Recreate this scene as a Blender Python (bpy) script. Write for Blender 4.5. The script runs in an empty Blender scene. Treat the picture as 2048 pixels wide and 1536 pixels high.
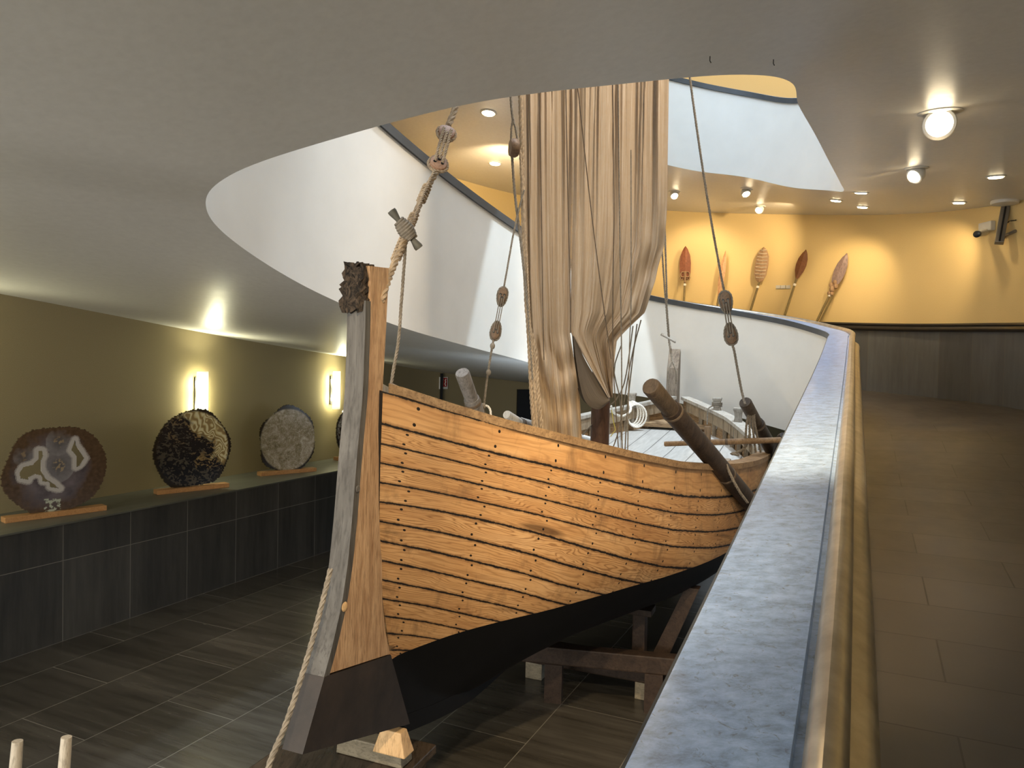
import bpy, bmesh, math, random
import numpy as np
from mathutils import Vector, Matrix
from mathutils.bvhtree import BVHTree
random.seed(7); rng = np.random.default_rng(5)
scene = bpy.context.scene
COL = scene.collection

# ------------------------------------------------------------------ camera, world, light, exposure
EYE = np.array([0.0, 0.0, 2.35]); FPX = 1500.0
_p, _r = math.radians(1.64), math.radians(1.27)
CF = np.array([0, math.cos(_p), -math.sin(_p)])
_u0 = np.array([0, math.sin(_p), math.cos(_p)]); _r0 = np.array([1.0, 0, 0])
CR = math.cos(_r) * _r0 + math.sin(_r) * _u0
CU = math.cos(_r) * _u0 - math.sin(_r) * _r0
cam_data = bpy.data.cameras.new('camera'); cam = bpy.data.objects.new('camera', cam_data); COL.objects.link(cam)
cam.matrix_world = Matrix(((CR[0], CU[0], -CF[0], 0), (CR[1], CU[1], -CF[1], 0), (CR[2], CU[2], -CF[2], 2.35), (0, 0, 0, 1)))
cam_data.sensor_width = 36; cam_data.lens = 36 * FPX / 2048; cam_data.clip_start = 0.02
scene.camera = cam
scene.view_settings.view_transform = 'Standard'; scene.view_settings.look = 'None'
scene.view_settings.gamma = 1; scene.view_settings.use_curve_mapping = False
scene.view_settings.exposure = 0.7
world = bpy.data.worlds.new('world'); scene.world = world; world.use_nodes = True
world.node_tree.nodes['Background'].inputs[0].default_value = (0.75, 0.87, 1, 1)
world.node_tree.nodes['Background'].inputs[1].default_value = 1.0

def area_light(name, loc, size, energy, color, target):
    l = bpy.data.lights.new(name, 'AREA'); l.shape = 'RECTANGLE'; l.size, l.size_y = size; l.energy = energy; l.color = color
    o = bpy.data.objects.new(name, l); COL.objects.link(o); o.location = loc
    o.rotation_euler = (Vector(target) - Vector(loc)).to_track_quat('-Z', 'Y').to_euler(); return o
def spot_light(name, loc, target, energy, color, deg=60, blend=.6, rad=.04):
    l = bpy.data.lights.new(name, 'SPOT'); l.energy = energy; l.color = color; l.spot_size = math.radians(deg); l.spot_blend = blend; l.shadow_soft_size = rad
    o = bpy.data.objects.new(name, l); COL.objects.link(o); o.location = loc
    o.rotation_euler = (Vector(target) - Vector(loc)).to_track_quat('-Z', 'Y').to_euler(); return o
WARM = (1.0, .74, .42); WARM2 = (1.0, .80, .55); DAY = (.68, .83, 1.0)

def ray(x, y):
    return CF + (x - 1024) / FPX * CR - (y - 768) / FPX * CU
def at(x, y, Y):
    d = ray(x, y); return EYE + d * (Y / d[1])
def at_z(x, y, z):
    d = ray(x, y); return EYE + d * ((z - 2.35) / d[2])
VA = math.radians(24.9)                                   # the atrium's long axis
VU = np.array([math.sin(VA), math.cos(VA), 0]); VN = np.array([math.cos(VA), -math.sin(VA), 0])
def Wd(a, b, z=0.0): return VU * a + VN * b + np.array([0, 0, z])
sk = area_light('skylight_daylight', tuple(Wd(7.2, -1.8, 9.3)), (3.6, 8.0), 320, DAY, tuple(Wd(7.2, -1.8, 0)))
sk.rotation_euler = (0, 0, -VA)
area_light('rear_fill_light', tuple(Wd(-5.3, -3.6, 2.3)), (5.4, 2.0), 335, (1.0, .97, .90), tuple(Wd(2, -3.2, 2.0)))  # added fill behind the camera; no windows stand there
spot_light('sun_patch', tuple(Wd(8.6, -.6, 9.2)), tuple(Wd(8.4, -3.2, 2.6)), 1500, (.76, .90, 1.0), 38, .04, .05)
spot_light('hull_spotlight', tuple(Wd(2.1, -.12, 3.75)), tuple(Wd(4.75, -1.1, .8)), 258, WARM, 62, .75, .05)
spot_light('bow_spotlight', tuple(Wd(.3, -.1, 3.6)), tuple(Wd(2.9, -1.9, 1.15)), 235, WARM2, 62, .8, .05)
spot_light('skylight_floor_patch', tuple(Wd(5.2, -1.7, 9.2)), tuple(at_z(500, 1440, 0)), 850, (.80, .90, 1.0), 17, .9, .12)
spot_light('left_parapet_warm_fill', tuple(Wd(4.6, .9, 8.2)), tuple(Wd(5.6, -3.2, 3.2)), 270, (1, .88, .78), 64, .9, .9)  # this and the next lamp are added to lift the left parapet
spot_light('left_parapet_fill', tuple(Wd(9.2, .8, 8.0)), tuple(Wd(6.6, -3.2, 3.2)), 300, (1, .93, .86), 56, .9, .9)
spot_light('soffit_fill_light', tuple(Wd(7.0, -2.9, 1.75)), tuple(Wd(7.8, -4.6, 2.45)), 13, DAY, 130, 1.0, .15)  # hidden lamp added to lift the left soffit in place of bounced daylight
spot_light('upper_wall_fill', tuple(Wd(11.6, -1.4, 8.9)), tuple(Wd(14.2, -1.6, 7.6)), 160, WARM, 130, .9, .08)  # unseen warm lamp added to tint the far upper wall
spot_light('left_wall_fill', tuple(Wd(9.6, -4.7, 5.2)), tuple(Wd(12.1, -5.8, 4.7)), 110, WARM, 130, .9, .08)  # extra lamp without a fixture, added to brighten the left upper wall
spot_light('upper_ramp_spotlight', tuple(Wd(4.2, 1.2, 8.4)), tuple(Wd(6.6, -1.9, 4.1)), 560, WARM2, 62, .8, .5)

# ------------------------------------------------------------------ helpers
def V(p): return Vector((float(p[0]), float(p[1]), float(p[2])))

def tag(o, label=None, cat=None, group=None, kind=None):
    if label: o['label'] = label
    if cat: o['category'] = cat
    if group: o['group'] = group
    if kind: o['kind'] = kind
    return o
def empty(name, loc=(0, 0, 0)):
    o = bpy.data.objects.new(name, None); o.empty_display_size = .1; COL.objects.link(o); o.location = V(loc); return o
def mesh(name, verts, faces, mat, parent=None, smooth=False, uvs=None, mats=None):
    me = bpy.data.meshes.new(name)
    me.from_pydata([tuple(map(float, v)) for v in verts], [], faces); me.update()
    if uvs is not None:
        uvl = me.uv_layers.new(name='UVMap'); idx = np.empty(len(me.loops), np.int32); me.loops.foreach_get('vertex_index', idx)
        uvl.data.foreach_set('uv', np.asarray(uvs, np.float32)[idx].ravel())
    if mat: me.materials.append(mat)
    if smooth: me.polygons.foreach_set('use_smooth', [True] * len(me.polygons))
    o = bpy.data.objects.new(name, me); COL.objects.link(o)
    put(o, parent)
    return o
def put(o, parent):
    if parent is not None:
        o.parent = parent
        o.matrix_parent_inverse = world_mat(parent).inverted()
def world_mat(o):
    m = Matrix.LocRotScale(o.location, o.rotation_euler, o.scale)
    if o.parent: m = world_mat(o.parent) @ o.matrix_parent_inverse @ m
    return m
class MB:
    def __init__(s): s.v = []; s.f = []; s.uv = []
    def add(s, v, f, uv=None):
        n = len(s.v); s.v += [tuple(map(float, p)) for p in v]; s.f += [tuple(i + n for i in q) for q in f]
        s.uv += list(uv) if uv is not None else [(0, 0)] * len(v); return s
    def box(s, c, sz, ax=None, taper=1.0, bev=0.0):
        X, Y, Z = ax if ax is not None else (np.array([1., 0, 0]), np.array([0, 1., 0]), np.array([0, 0, 1.]))
        c = np.asarray(c, float); x, y, z = [k / 2 for k in sz]
        if bev <= 0:
            vs = [c + X * (i * x * (taper if k > 0 else 1)) + Y * (j * y * (taper if k > 0 else 1)) + Z * (k * z) for k in (-1, 1) for j in (-1, 1) for i in (-1, 1)]
            return s.add(vs, [(0, 2, 3, 1), (4, 5, 7, 6), (0, 1, 5, 4), (2, 6, 7, 3), (0, 4, 6, 2), (1, 3, 7, 5)])
        bm = bmesh.new(); bmesh.ops.create_cube(bm, size=1)
        for v in bm.verts: v.co = Vector((v.co.x * sz[0] * (taper if v.co.z > 0 else 1), v.co.y * sz[1] * (taper if v.co.z > 0 else 1), v.co.z * sz[2]))
        bmesh.ops.bevel(bm, geom=bm.edges[:], offset=bev, segments=2, affect='EDGES', profile=.6)
        bm.verts.index_update()
        vs = [c + X * v.co.x + Y * v.co.y + Z * v.co.z for v in bm.verts]; fs = [tuple(v.index for v in f.verts) for f in bm.faces]
        bm.free(); return s.add(vs, fs)
    def tube(s, pts, rad, n=10, cap=True, flat=1.0):
        pts = [np.asarray(p, float) for p in pts]; m = len(pts)
        rads = rad if hasattr(rad, '__len__') else [rad] * m
        ref = None; base = len(s.v); vs = []; uv = []; L = 0
        for i in range(m):
            t = pts[min(i + 1, m - 1)] - pts[max(i - 1, 0)]; t = t / (np.linalg.norm(t) + 1e-12)
            if ref is None:
                ref = np.cross(t, [0, 0, 1.]); 
                if np.linalg.norm(ref) < .05: ref = np.cross(t, [0, 1., 0])
            ref = ref - t * (ref @ t); ref /= np.linalg.norm(ref); w = np.cross(t, ref)
            if i: L += np.linalg.norm(pts[i] - pts[i - 1])
            for k in range(n):
                a = 2 * math.pi * k / n; vs.append(pts[i] + ref * (rads[i] * math.cos(a)) + w * (rads[i] * flat * math.sin(a))); uv.append((L, k / n))
        fs = [(i * n + k, i * n + (k + 1) % n, (i + 1) * n + (k + 1) % n, (i + 1) * n + k) for i in range(m - 1) for k in range(n)]
        if cap: fs += [tuple(range(n))[::-1], tuple((m - 1) * n + k for k in range(n))]
        return s.add(vs, fs, uv)
    def lathe(s, prof, c, axis, n=24):
        axis = np.asarray(axis, float); axis /= np.linalg.norm(axis); c = np.asarray(c, float)
        x = np.cross(axis, [0, 0, 1.]); 
        if np.linalg.norm(x) < .05: x = np.cross(axis, [0, 1., 0])
        x /= np.linalg.norm(x); y = np.cross(axis, x); m = len(prof); vs = []
        for r, h in prof:
            for k in range(n):
                a = 2 * math.pi * k / n; vs.append(c + axis * h + x * r * math.cos(a) + y * r * math.sin(a))
        fs = [(i * n + k, i * n + (k + 1) % n, (i + 1) * n + (k + 1) % n, (i + 1) * n + k) for i in range(m - 1) for k in range(n)]
        if prof[0][0] > 1e-6: fs.append(tuple(range(n))[::-1])
        if prof[-1][0] > 1e-6: fs.append(tuple((m - 1) * n + k for k in range(n)))
        return s.add(vs, fs)
    def sphere(s, c, r, n=12):
        if not hasattr(r, '__len__'): r = (r, r, r)
        vs = []; fs = []; m = n // 2
        for i in range(m + 1):
            th = math.pi * i / m
            for k in range(n):
                a = 2 * math.pi * k / n; vs.append((c[0] + r[0] * math.sin(th) * math.cos(a), c[1] + r[1] * math.sin(th) * math.sin(a), c[2] + r[2] * math.cos(th)))
        for i in range(m):
            for k in range(n): fs.append((i * n + k, (i + 1) * n + k, (i + 1) * n + (k + 1) % n, i * n + (k + 1) % n))
        return s.add(vs, fs)
    def prism(s, poly, d, c0=None):
        """closed polygon (3-D points) extruded by vector d"""
        poly = [np.asarray(p, float) for p in poly]; n = len(poly); d = np.asarray(d, float)
        vs = poly + [p + d for p in poly]
        return s.add(vs, [tuple(range(n))[::-1], tuple(range(n, 2 * n))] + [(i, (i + 1) % n, n + (i + 1) % n, n + i) for i in range(n)])
    def build(s, name, mat, parent=None, smooth=False):
        o = mesh(name, s.v, s.f, mat, parent, smooth, s.uv)
        bm = bmesh.new(); bm.from_mesh(o.data); bmesh.ops.recalc_face_normals(bm, faces=bm.faces[:]); bm.to_mesh(o.data); bm.free()
        if smooth: autosmooth(o)
        return o
def autosmooth(o, deg=40):
    me = o.data; bm = bmesh.new(); bm.from_mesh(me); lim = math.radians(deg)
    for e in bm.edges:
        e.smooth = not (len(e.link_faces) == 2 and e.calc_face_angle(0) > lim)
    bm.to_mesh(me); bm.free()
def catmull(P, n=12, closed=False):
    P = np.array(P, float); N = len(P); out = []
    for i in range(N if closed else N - 1):
        p0, p1, p2, p3 = [P[(i + k - 1) % N] if closed else P[min(max(i + k - 1, 0), N - 1)] for k in range(4)]
        for j in range(n):
            t = j / n
            out.append(.5 * ((2 * p1) + (-p0 + p2) * t + (2 * p0 - 5 * p1 + 4 * p2 - p3) * t * t + (-p0 + 3 * p1 - 3 * p2 + p3) * t ** 3))
    if not closed: out.append(P[-1])
    return np.array(out)
def resample(pts, step):
    pts = np.array(pts, float); d = np.concatenate([[0], np.cumsum(np.linalg.norm(np.diff(pts, axis=0), axis=1))])
    n = max(2, int(d[-1] / step) + 1); q = np.linspace(0, d[-1], n)
    return np.stack([np.interp(q, d, pts[:, k]) for k in range(3)], 1)
def rope_mb(mb, pts, r, lay=None, seg=5, strands=3):
    """a laid rope: three strands twisting round the path"""
    lay = lay or r * 7; P = resample(pts, lay / 8); m = len(P); L = 0; ref = None
    fr = []
    for i in range(m):
        t = P[min(i + 1, m - 1)] - P[max(i - 1, 0)]; t /= np.linalg.norm(t) + 1e-12
        if ref is None:
            ref = np.cross(t, [0, 1., 0.02]); 
        ref = ref - t * (ref @ t); ref /= np.linalg.norm(ref); w = np.cross(t, ref)
        if i: L += np.linalg.norm(P[i] - P[i - 1])
        fr.append((ref.copy(), w, L))
    for s in range(strands):
        q = []
        for i in range(m):
            a = 2 * math.pi * (fr[i][2] / lay + s / strands)
            q.append(P[i] + (fr[i][0] * math.cos(a) + fr[i][1] * math.sin(a)) * r * .5)
        mb.tube(q, r * .56, seg)
    return mb
def rope(name, pts, r, mat, parent=None, smooth_path=True, laid=True):
    pts = [np.asarray(p, float) for p in pts]
    if smooth_path and len(pts) > 2: pts = catmull(pts, 8)
    mb = MB()
    if laid: rope_mb(mb, pts, r)
    else: mb.tube(resample(pts, .08), r, 7)
    return mb.build(name, mat, parent, True)

# ------------------------------------------------------------------ materials
class NT:
    def __init__(s, name):
        s.m = bpy.data.materials.new(name); s.m.use_nodes = True; s.t = s.m.node_tree; s.n = s.t.nodes; s.l = s.t.links
        s.b = s.n['Principled BSDF']
    def node(s, t, **k):
        n = s.n.new(t)
        for a, v in k.items(): setattr(n, a, v)
        return n
    def link(s, a, b): s.l.new(a, b)
    def _in(s, sock, v):
        if v is None: return
        if hasattr(v, 'is_output'): s.l.new(v, sock)
        else:
            if hasattr(sock.default_value, '__len__') and not hasattr(v, '__len__'): v = (v,) * len(sock.default_value)
            if hasattr(v, '__len__') and len(sock.default_value) == 4 and len(v) == 3: v = tuple(v) + (1,)
            sock.default_value = v
    def math(s, op, a, b=None, c=None, clamp=False):
        n = s.node('ShaderNodeMath', operation=op, use_clamp=clamp); s._in(n.inputs[0], a); s._in(n.inputs[1], b)
        if c is not None: s._in(n.inputs[2], c)
        return n.outputs[0]
    def coord(s, kind='Object'): return s.node('ShaderNodeTexCoord').outputs[kind]
    def mapping(s, v, scale=(1, 1, 1), rot=(0, 0, 0), loc=(0, 0, 0)):
        n = s.node('ShaderNodeMapping'); s.link(v, n.inputs[0]); n.inputs[1].default_value = loc; n.inputs[2].default_value = rot; n.inputs[3].default_value = scale; return n.outputs[0]
    def noise(s, v, scale=5, detail=4, rough=.55, dist=0, out='Fac'):
        n = s.node('ShaderNodeTexNoise'); s.link(v, n.inputs['Vector']); n.inputs['Scale'].default_value = scale; n.inputs['Detail'].default_value = detail; n.inputs['Roughness'].default_value = rough; n.inputs['Distortion'].default_value = dist; return n.outputs[out]
    def ramp(s, f, stops, interp='LINEAR'):
        n = s.node('ShaderNodeValToRGB'); s.link(f, n.inputs[0]); e = n.color_ramp.elements; n.color_ramp.interpolation = interp
        while len(e) < len(stops): e.new(.5)
        for el, (p, c) in zip(e, stops): el.position = p; el.color = (c, c, c, 1) if not hasattr(c, '__len__') else tuple(c) + (1,)
        return n.outputs[0]
    def mix(s, f, a, b, bt='MIX'):
        n = s.node('ShaderNodeMix', data_type='RGBA', blend_type=bt); s._in(n.inputs[0], f); s._in(n.inputs[6], a); s._in(n.inputs[7], b); return n.outputs[2]
    def combine(s, x, y, z):
        n = s.node('ShaderNodeCombineXYZ'); s._in(n.inputs[0], x); s._in(n.inputs[1], y); s._in(n.inputs[2], z); return n.outputs[0]
    def sep(s, v):
        n = s.node('ShaderNodeSeparateXYZ'); s.link(v, n.inputs[0]); return n.outputs
    def bump(s, h, strength=.3, dist=.01):
        n = s.node('ShaderNodeBump'); n.inputs['Strength'].default_value = strength; n.inputs['Distance'].default_value = dist; s.link(h, n.inputs['Height']); s.link(n.outputs[0], s.b.inputs['Normal'])
    def set(s, base=None, rough=None, metal=None, spec=None, emit=None, estr=None, sheen=None, trans=None):
        s._in(s.b.inputs['Base Color'], base); s._in(s.b.inputs['Roughness'], rough); s._in(s.b.inputs['Metallic'], metal); s._in(s.b.inputs['Specular IOR Level'], spec)
        s._in(s.b.inputs['Emission Color'], emit); s._in(s.b.inputs['Emission Strength'], estr); s._in(s.b.inputs['Sheen Weight'], sheen); s._in(s.b.inputs['Transmission Weight'], trans)
        return s.m
def plain(name, base, rough=.6, metal=0, var=.12, scale=6, bump=0, spec=.5, stretch=(1, 1, 1)):
    t = NT(name); c = t.mapping(t.coord(), stretch); f = t.noise(c, scale, 5)
    lo = tuple(x * (1 - var) for x in base); hi = tuple(min(1, x * (1 + var)) for x in base)
    t.set(t.ramp(f, [(.3, lo), (.7, hi)]), rough, metal, spec)
    if bump: t.bump(f, bump, .01)
    return t.m
def emitter(name, col, strength):
    t = NT(name); return t.set((.9, .9, .85), .4, emit=col, estr=strength)
def wood(name, light, dark, grain=(2, 2, .25), scale=9, rough=.6, crack=.0, grey=None, bump=.25):
    t = NT(name); c = t.mapping(t.coord(), grain)
    n1 = t.noise(c, scale, 7, .65, .8); n2 = t.noise(t.mapping(t.coord(), tuple(g * 5 for g in grain)), scale, 4, .6)
    col = t.ramp(n1, [(.28, dark), (.62, light)]); col = t.mix(t.ramp(n2, [(.35, .5), (.5, 0.0)]), col, tuple(x * .55 for x in dark))
    if grey: col = t.mix(t.ramp(t.noise(t.coord(), 3, 4), [(.42, 0), (.62, .85)]), col, grey)
    t.set(col, rough, 0, .35); t.bump(t.math('ADD', n1, n2), bump, .006); return t.m

M = {}
def make_materials():
    t = NT('satin grey ceiling paint'); c = t.coord()
    st = t.noise(t.mapping(c, (.35, 2.6, 2.6), (0, 0, .2)), 6, 5, .6); fine = t.noise(c, 25, 4)
    t.set(t.ramp(fine, [(.3, (.60, .595, .57)), (.7, (.65, .645, .62))]), t.math('MULTIPLY_ADD', st, .14, .30), 0, .5); t.bump(st, .07, .012); M['ceiling'] = t.m
    M['white'] = plain('off white plaster', (.76, .75, .71), .55, 0, .035, 2.5)
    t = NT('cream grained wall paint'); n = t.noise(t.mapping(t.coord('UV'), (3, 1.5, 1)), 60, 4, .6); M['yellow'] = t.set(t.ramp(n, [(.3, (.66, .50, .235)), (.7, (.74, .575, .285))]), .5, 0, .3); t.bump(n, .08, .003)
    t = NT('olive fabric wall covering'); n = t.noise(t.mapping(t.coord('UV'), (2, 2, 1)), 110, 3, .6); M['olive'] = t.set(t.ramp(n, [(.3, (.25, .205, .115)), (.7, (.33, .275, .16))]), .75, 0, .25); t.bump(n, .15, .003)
    def stone(name, lo, hi, uvscale, bw, rh, rough, grout, streak=(.25, 3.2, 1), offset=.5, msize=.004, mapscale=9, turn=0):
        t = NT(name); uv = t.mapping(t.coord('UV'), (1, 1, 1), (0, 0, turn))
        br = t.node('ShaderNodeTexBrick'); t.link(uv, br.inputs['Vector']); br.inputs['Scale'].default_value = 1; br.inputs['Brick Width'].default_value = bw; br.inputs['Row Height'].default_value = rh
        br.inputs['Mortar Size'].default_value = msize; br.inputs['Mortar Smooth'].default_value = .1; br.offset = offset; br.inputs['Color1'].default_value = (.8, .8, .8, 1); br.inputs['Color2'].default_value = (1.15, 1.15, 1.15, 1); br.inputs['Bias'].default_value = 0
        s1 = t.noise(t.mapping(uv, streak), mapscale, 7, .65, .12); s2 = t.noise(t.mapping(uv, tuple(k * .3 for k in streak)), mapscale * .5, 3)
        col = t.ramp(t.math('MULTIPLY_ADD', s2, .5, t.math('MULTIPLY', s1, .6)), [(.35, lo), (.72, hi)])
        col = t.mix(1, col, br.outputs['Color'], 'MULTIPLY'); col = t.mix(br.outputs['Fac'], col, grout)
        t.set(col, t.math('MULTIPLY_ADD', s1, .25, rough - .12), 0, .5); t.bump(t.math('SUBTRACT', s1, br.outputs['Fac']), .12, .004); return t.m
    M['floor'] = stone('dark striated stone tiles', (.024, .021, .017), (.080, .074, .063), 1, 1.2, .6, .22, (.17, .16, .14), (7, .55, 1), .5, .003, 2.2)
    M['ledge'] = stone('black vertical grained stone slabs', (.018, .018, .017), (.062, .060, .055), 1, .62, .67, .42, (.16, .155, .14), (5, .45, 1), 0, .003, 3)
    M['wainscot'] = stone('charcoal stone wall panels', (.062, .072, .084), (.115, .128, .148), 1, .62, 3.0, .5, (.12, .12, .12), (4, .5, 1), 0, .004, 3)
    M['rampfloor'] = stone('brown grey stone ramp paving', (.060, .052, .045), (.088, .078, .070), 1, .9, .42, .36, (.022, .018, .014), (2, 2, 1), .5, .004, 3, math.pi / 2)
    t = NT('mottled coping with skylight blue'); c = t.coord(); n1 = t.noise(t.mapping(c, (1, 1.7, 1), (0, 0, VA)), 17, 10, .76, .15); n2 = t.noise(c, 38, 5, .7, 1.5)
    col = t.ramp(n1, [(.30, (.15, .22, .36)), (.5, (.30, .44, .70)), (.70, (.46, .62, .94))]); col = t.mix(t.ramp(n2, [(.30, .75), (.42, 0)]), col, (.09, .09, .095))  # blue of the reflected skylight is put into the stone colour
    t.set(col, t.math('MULTIPLY_ADD', n2, .16, .26), 0, .7); t.bump(n2, .05, .004); M['cap'] = t.m
    t = NT('worn bronze'); c = t.coord(); n1 = t.noise(t.mapping(c, (2, 2, 2)), 6, 5, .6); n2 = t.noise(t.mapping(c, (30, 4, 30), (0, 0, -VA)), 4, 3)
    t.set(t.ramp(n1, [(.3, (.47, .425, .35)), (.7, (.70, .645, .55))]), t.math('MULTIPLY_ADD', n1, .1, .29), .85, .5); M['bronze'] = t.m
    M['fascia'] = plain('dark stone fascia', (.055, .06, .066), .45, 0, .15)
    M['blackrail'] = plain('black lacquered rail', (.018, .016, .015), .3, 0, .2)
    M['dark'] = plain('dark opening', (.006, .007, .010), .6)
    # hull planking: UV x = metres along the strake, y = strake number
    t = NT('warm pine strakes'); uv = t.coord('UV'); sx = t.sep(uv); x, y = sx[0], sx[1]
    idx = t.math('FLOOR', y); fr = t.math('FRACT', y); h = t.math('FRACT', t.math('MULTIPLY', t.math('SINE', t.math('MULTIPLY', idx, 12.9898)), 437.58))
    P = t.combine(t.math('MULTIPLY_ADD', h, 31, x), t.math('MULTIPLY', y, .13), t.math('MULTIPLY', idx, 3.7))
    warp = t.noise(t.mapping(P, (1.1, 5.5, 1)), 1.5, 3, .5, .4)
    gl = t.math('MULTIPLY_ADD', warp, t.math('MULTIPLY_ADD', h, 30, 16), t.math('MULTIPLY', fr, t.math('MULTIPLY_ADD', h, 14, 10)))
    ring = t.math('POWER', t.math('MULTIPLY_ADD', t.math('SINE', t.math('MULTIPLY', gl, 2.6)), .5, .5), 3)
    fib = t.noise(t.mapping(P, (3, 90, 1)), 2, 4, .6); blot = t.noise(t.mapping(P, (1.2, 4, 1)), 1.6, 4, .6)
    col = t.ramp(blot, [(.25, (.40, .205, .085)), (.5, (.55, .315, .135)), (.78, (.66, .42, .21))])
    col = t.mix(t.math('MULTIPLY', ring, t.math('MULTIPLY_ADD', h, .42, .30)), col, (.19, .078, .024))
    col = t.mix(t.ramp(fib, [(.3, .35), (.5, 0)]), col, (.22, .11, .04))
    sm1 = t.noise(t.mapping(P, (2.6, .9, 1)), 2.2, 5, .7, .4); col = t.mix(t.ramp(sm1, [(.54, 0), (.70, .62)]), col, (.15, .085, .042))
    aft_grey = t.math('MULTIPLY', t.math('MULTIPLY', t.math('SUBTRACT', x, 1.6), .32, None, True), t.ramp(t.noise(t.mapping(P, (1.5, 3, 1)), 2.4, 5, .7), [(.35, .25), (.65, 1)])); col = t.mix(t.math('MULTIPLY', aft_grey, .62), col, (.24, .165, .10))  # planks turn greyer brown toward the stern
    knot = t.noise(t.mapping(P, (1.4, 9, 1)), 1.1, 1, .4); col = t.mix(t.ramp(knot, [(.70, 0), (.78, .75)]), col, (.07, .035, .015))
    jit = t.math('MULTIPLY', t.math('SUBTRACT', t.noise(t.mapping(P, (9, 1, 1)), 3, 6, .75), .5), .17)
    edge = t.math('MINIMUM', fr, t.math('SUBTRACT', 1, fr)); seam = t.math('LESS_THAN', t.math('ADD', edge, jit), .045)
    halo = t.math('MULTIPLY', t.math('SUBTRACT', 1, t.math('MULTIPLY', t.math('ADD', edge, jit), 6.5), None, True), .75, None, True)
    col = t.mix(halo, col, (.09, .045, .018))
    # nail heads in pairs where the frames are
    def nail(ph, fy):
        dx = t.math('MULTIPLY', t.math('SUBTRACT', t.math('FRACT', t.math('ADD', t.math('DIVIDE', x, .36), t.math('MULTIPLY_ADD', h, .12, ph))), .5), .36)
        dy = t.math('MULTIPLY', t.math('SUBTRACT', fr, fy), .115)
        d = t.math('SQRT', t.math('ADD', t.math('MULTIPLY', dx, dx), t.math('MULTIPLY', dy, dy))); return t.math('LESS_THAN', d, .0065)
    nm = t.math('MAXIMUM', nail(.1, .22), nail(.13, .76)); dk = t.math('MAXIMUM', t.math('MAXIMUM', seam, nm), t.math('LESS_THAN', x, .012))
    col = t.mix(dk, col, (.012, .008, .006))
    t.set(col, .55, 0, .35); t.bump(t.math('SUBTRACT', t.math('MULTIPLY', fib, .25), t.math('MULTIPLY', dk, 1.0)), .35, .006); M['hull'] = t.m
    M['black'] = plain('black bottom paint', (.0022, .0022, .0026), .65, 0, .3, 5, 0, .2)
    t = NT('dark tar painted timber'); n = t.noise(t.mapping(t.coord(), (1, 1, 1)), 7, 6, .65); M['tar'] = t.set(t.ramp(n, [(.3, (.018, .014, .012)), (.7, (.045, .033, .027))]), .55); t.bump(n, .3, .006)
    M['stem'] = wood('carved golden stem timber', (.60, .40, .24), (.33, .185, .095), (2.6, 2.6, .30), 9, .65, bump=.5)
    M['stemgrey'] = wood('weathered grey stem face', (.135, .13, .123), (.058, .053, .048), (2, 2, .22), 8)
    t = NT('charred bark'); v = t.coord(); w = t.noise(t.mapping(v, (1, 1, .5)), 22, 8, .75, 2.5); M['bark'] = t.set(t.ramp(w, [(.42, (.015, .011, .009)), (.62, (.18, .13, .09))]), .8); t.bump(w, 1.0, .03)
    M['gunwale'] = wood('brown gunwale timber', (.33, .22, .12), (.16, .095, .05), (3, .6, 3), 7)
    M['palewood'] = wood('weathered pale timber', (.42, .395, .355), (.27, .245, .21), (3, 3, .5), 6, .65)
    M['inner'] = wood('old inner planking', (.40, .27, .15), (.17, .10, .05), (.6, .6, 4), 6, .7)
    M['sternwood'] = wood('grey brown stern timber', (.24, .195, .15), (.11, .085, .065), (4, 4, .5), 6, .7)
    M['rib'] = wood('grey brown frame timber', (.33, .265, .185), (.17, .125, .08), (4, 4, .5), 6, .7)
    t = NT('bleached deck planks'); uv = t.coord('UV'); sx = t.sep(uv); n = t.noise(t.mapping(uv, (.8, 6, 1)), 4, 5, .6)
    fr = t.math('FRACT', t.math('DIVIDE', sx[1], .27)); sm = t.math('LESS_THAN', fr, .035); col = t.ramp(n, [(.3, (.34, .325, .305)), (.7, (.46, .445, .42))])
    t.set(t.mix(sm, col, (.06, .055, .05)), .55, 0, .4); t.bump(t.math('SUBTRACT', n, sm), .3, .006); M['deck'] = t.m
    M['oar'] = wood('dark oiled oar timber', (.048, .032, .022), (.018, .012, .009), (3, 3, .5), 7, .5)
    M['oarhandle'] = wood('worn oar grip', (.085, .062, .042), (.035, .025, .017), (3, 3, .6), 8, .55)
    M['greyoar'] = wood('silver grey oar timber', (.24, .225, .215), (.12, .11, .10), (3, 3, .6), 7, .6)
    M['whiteoar'] = wood('skylit white oar timber', (.75, .75, .74), (.55, .55, .54), (3, 3, .6), 5, .5)  # strong skylight on these pieces is put into the colour
    M['mast'] = wood('dark red brown mast', (.115, .055, .032), (.05, .026, .016), (3, 3, .5), 6, .5)
    t = NT('tan sailcloth'); uv = t.coord('UV'); n1 = t.noise(t.mapping(uv, (26, .7, 1)), 2.6, 6, .62, .4); n2 = t.noise(t.mapping(uv, (3, 3, 1)), 6, 5, .65, .8); wv = t.noise(t.mapping(uv, (1, 1, 1)), 160, 2)
    col = t.ramp(n1, [(.28, (.455, .345, .235)), (.55, (.51, .40, .285)), (.74, (.565, .465, .355))]); col = t.mix(t.ramp(n2, [(.35, .45), (.6, 0)]), col, (.47, .335, .205))
    n3 = t.noise(t.mapping(uv, (34, .35, 1)), 2.2, 3, .5, .25); col = t.mix(t.ramp(n3, [(.55, 0), (.575, .6), (.59, .6), (.615, 0)]), col, (.74, .65, .53))  # pale stripes painted for the lit ridges of the folds
    t.set(col, .85, 0, .2, sheen=.15); t.bump(t.math('ADD', t.math('MULTIPLY', n1, .7), t.math('MULTIPLY', wv, .2)), .22, .012); M['sail'] = t.m
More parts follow.
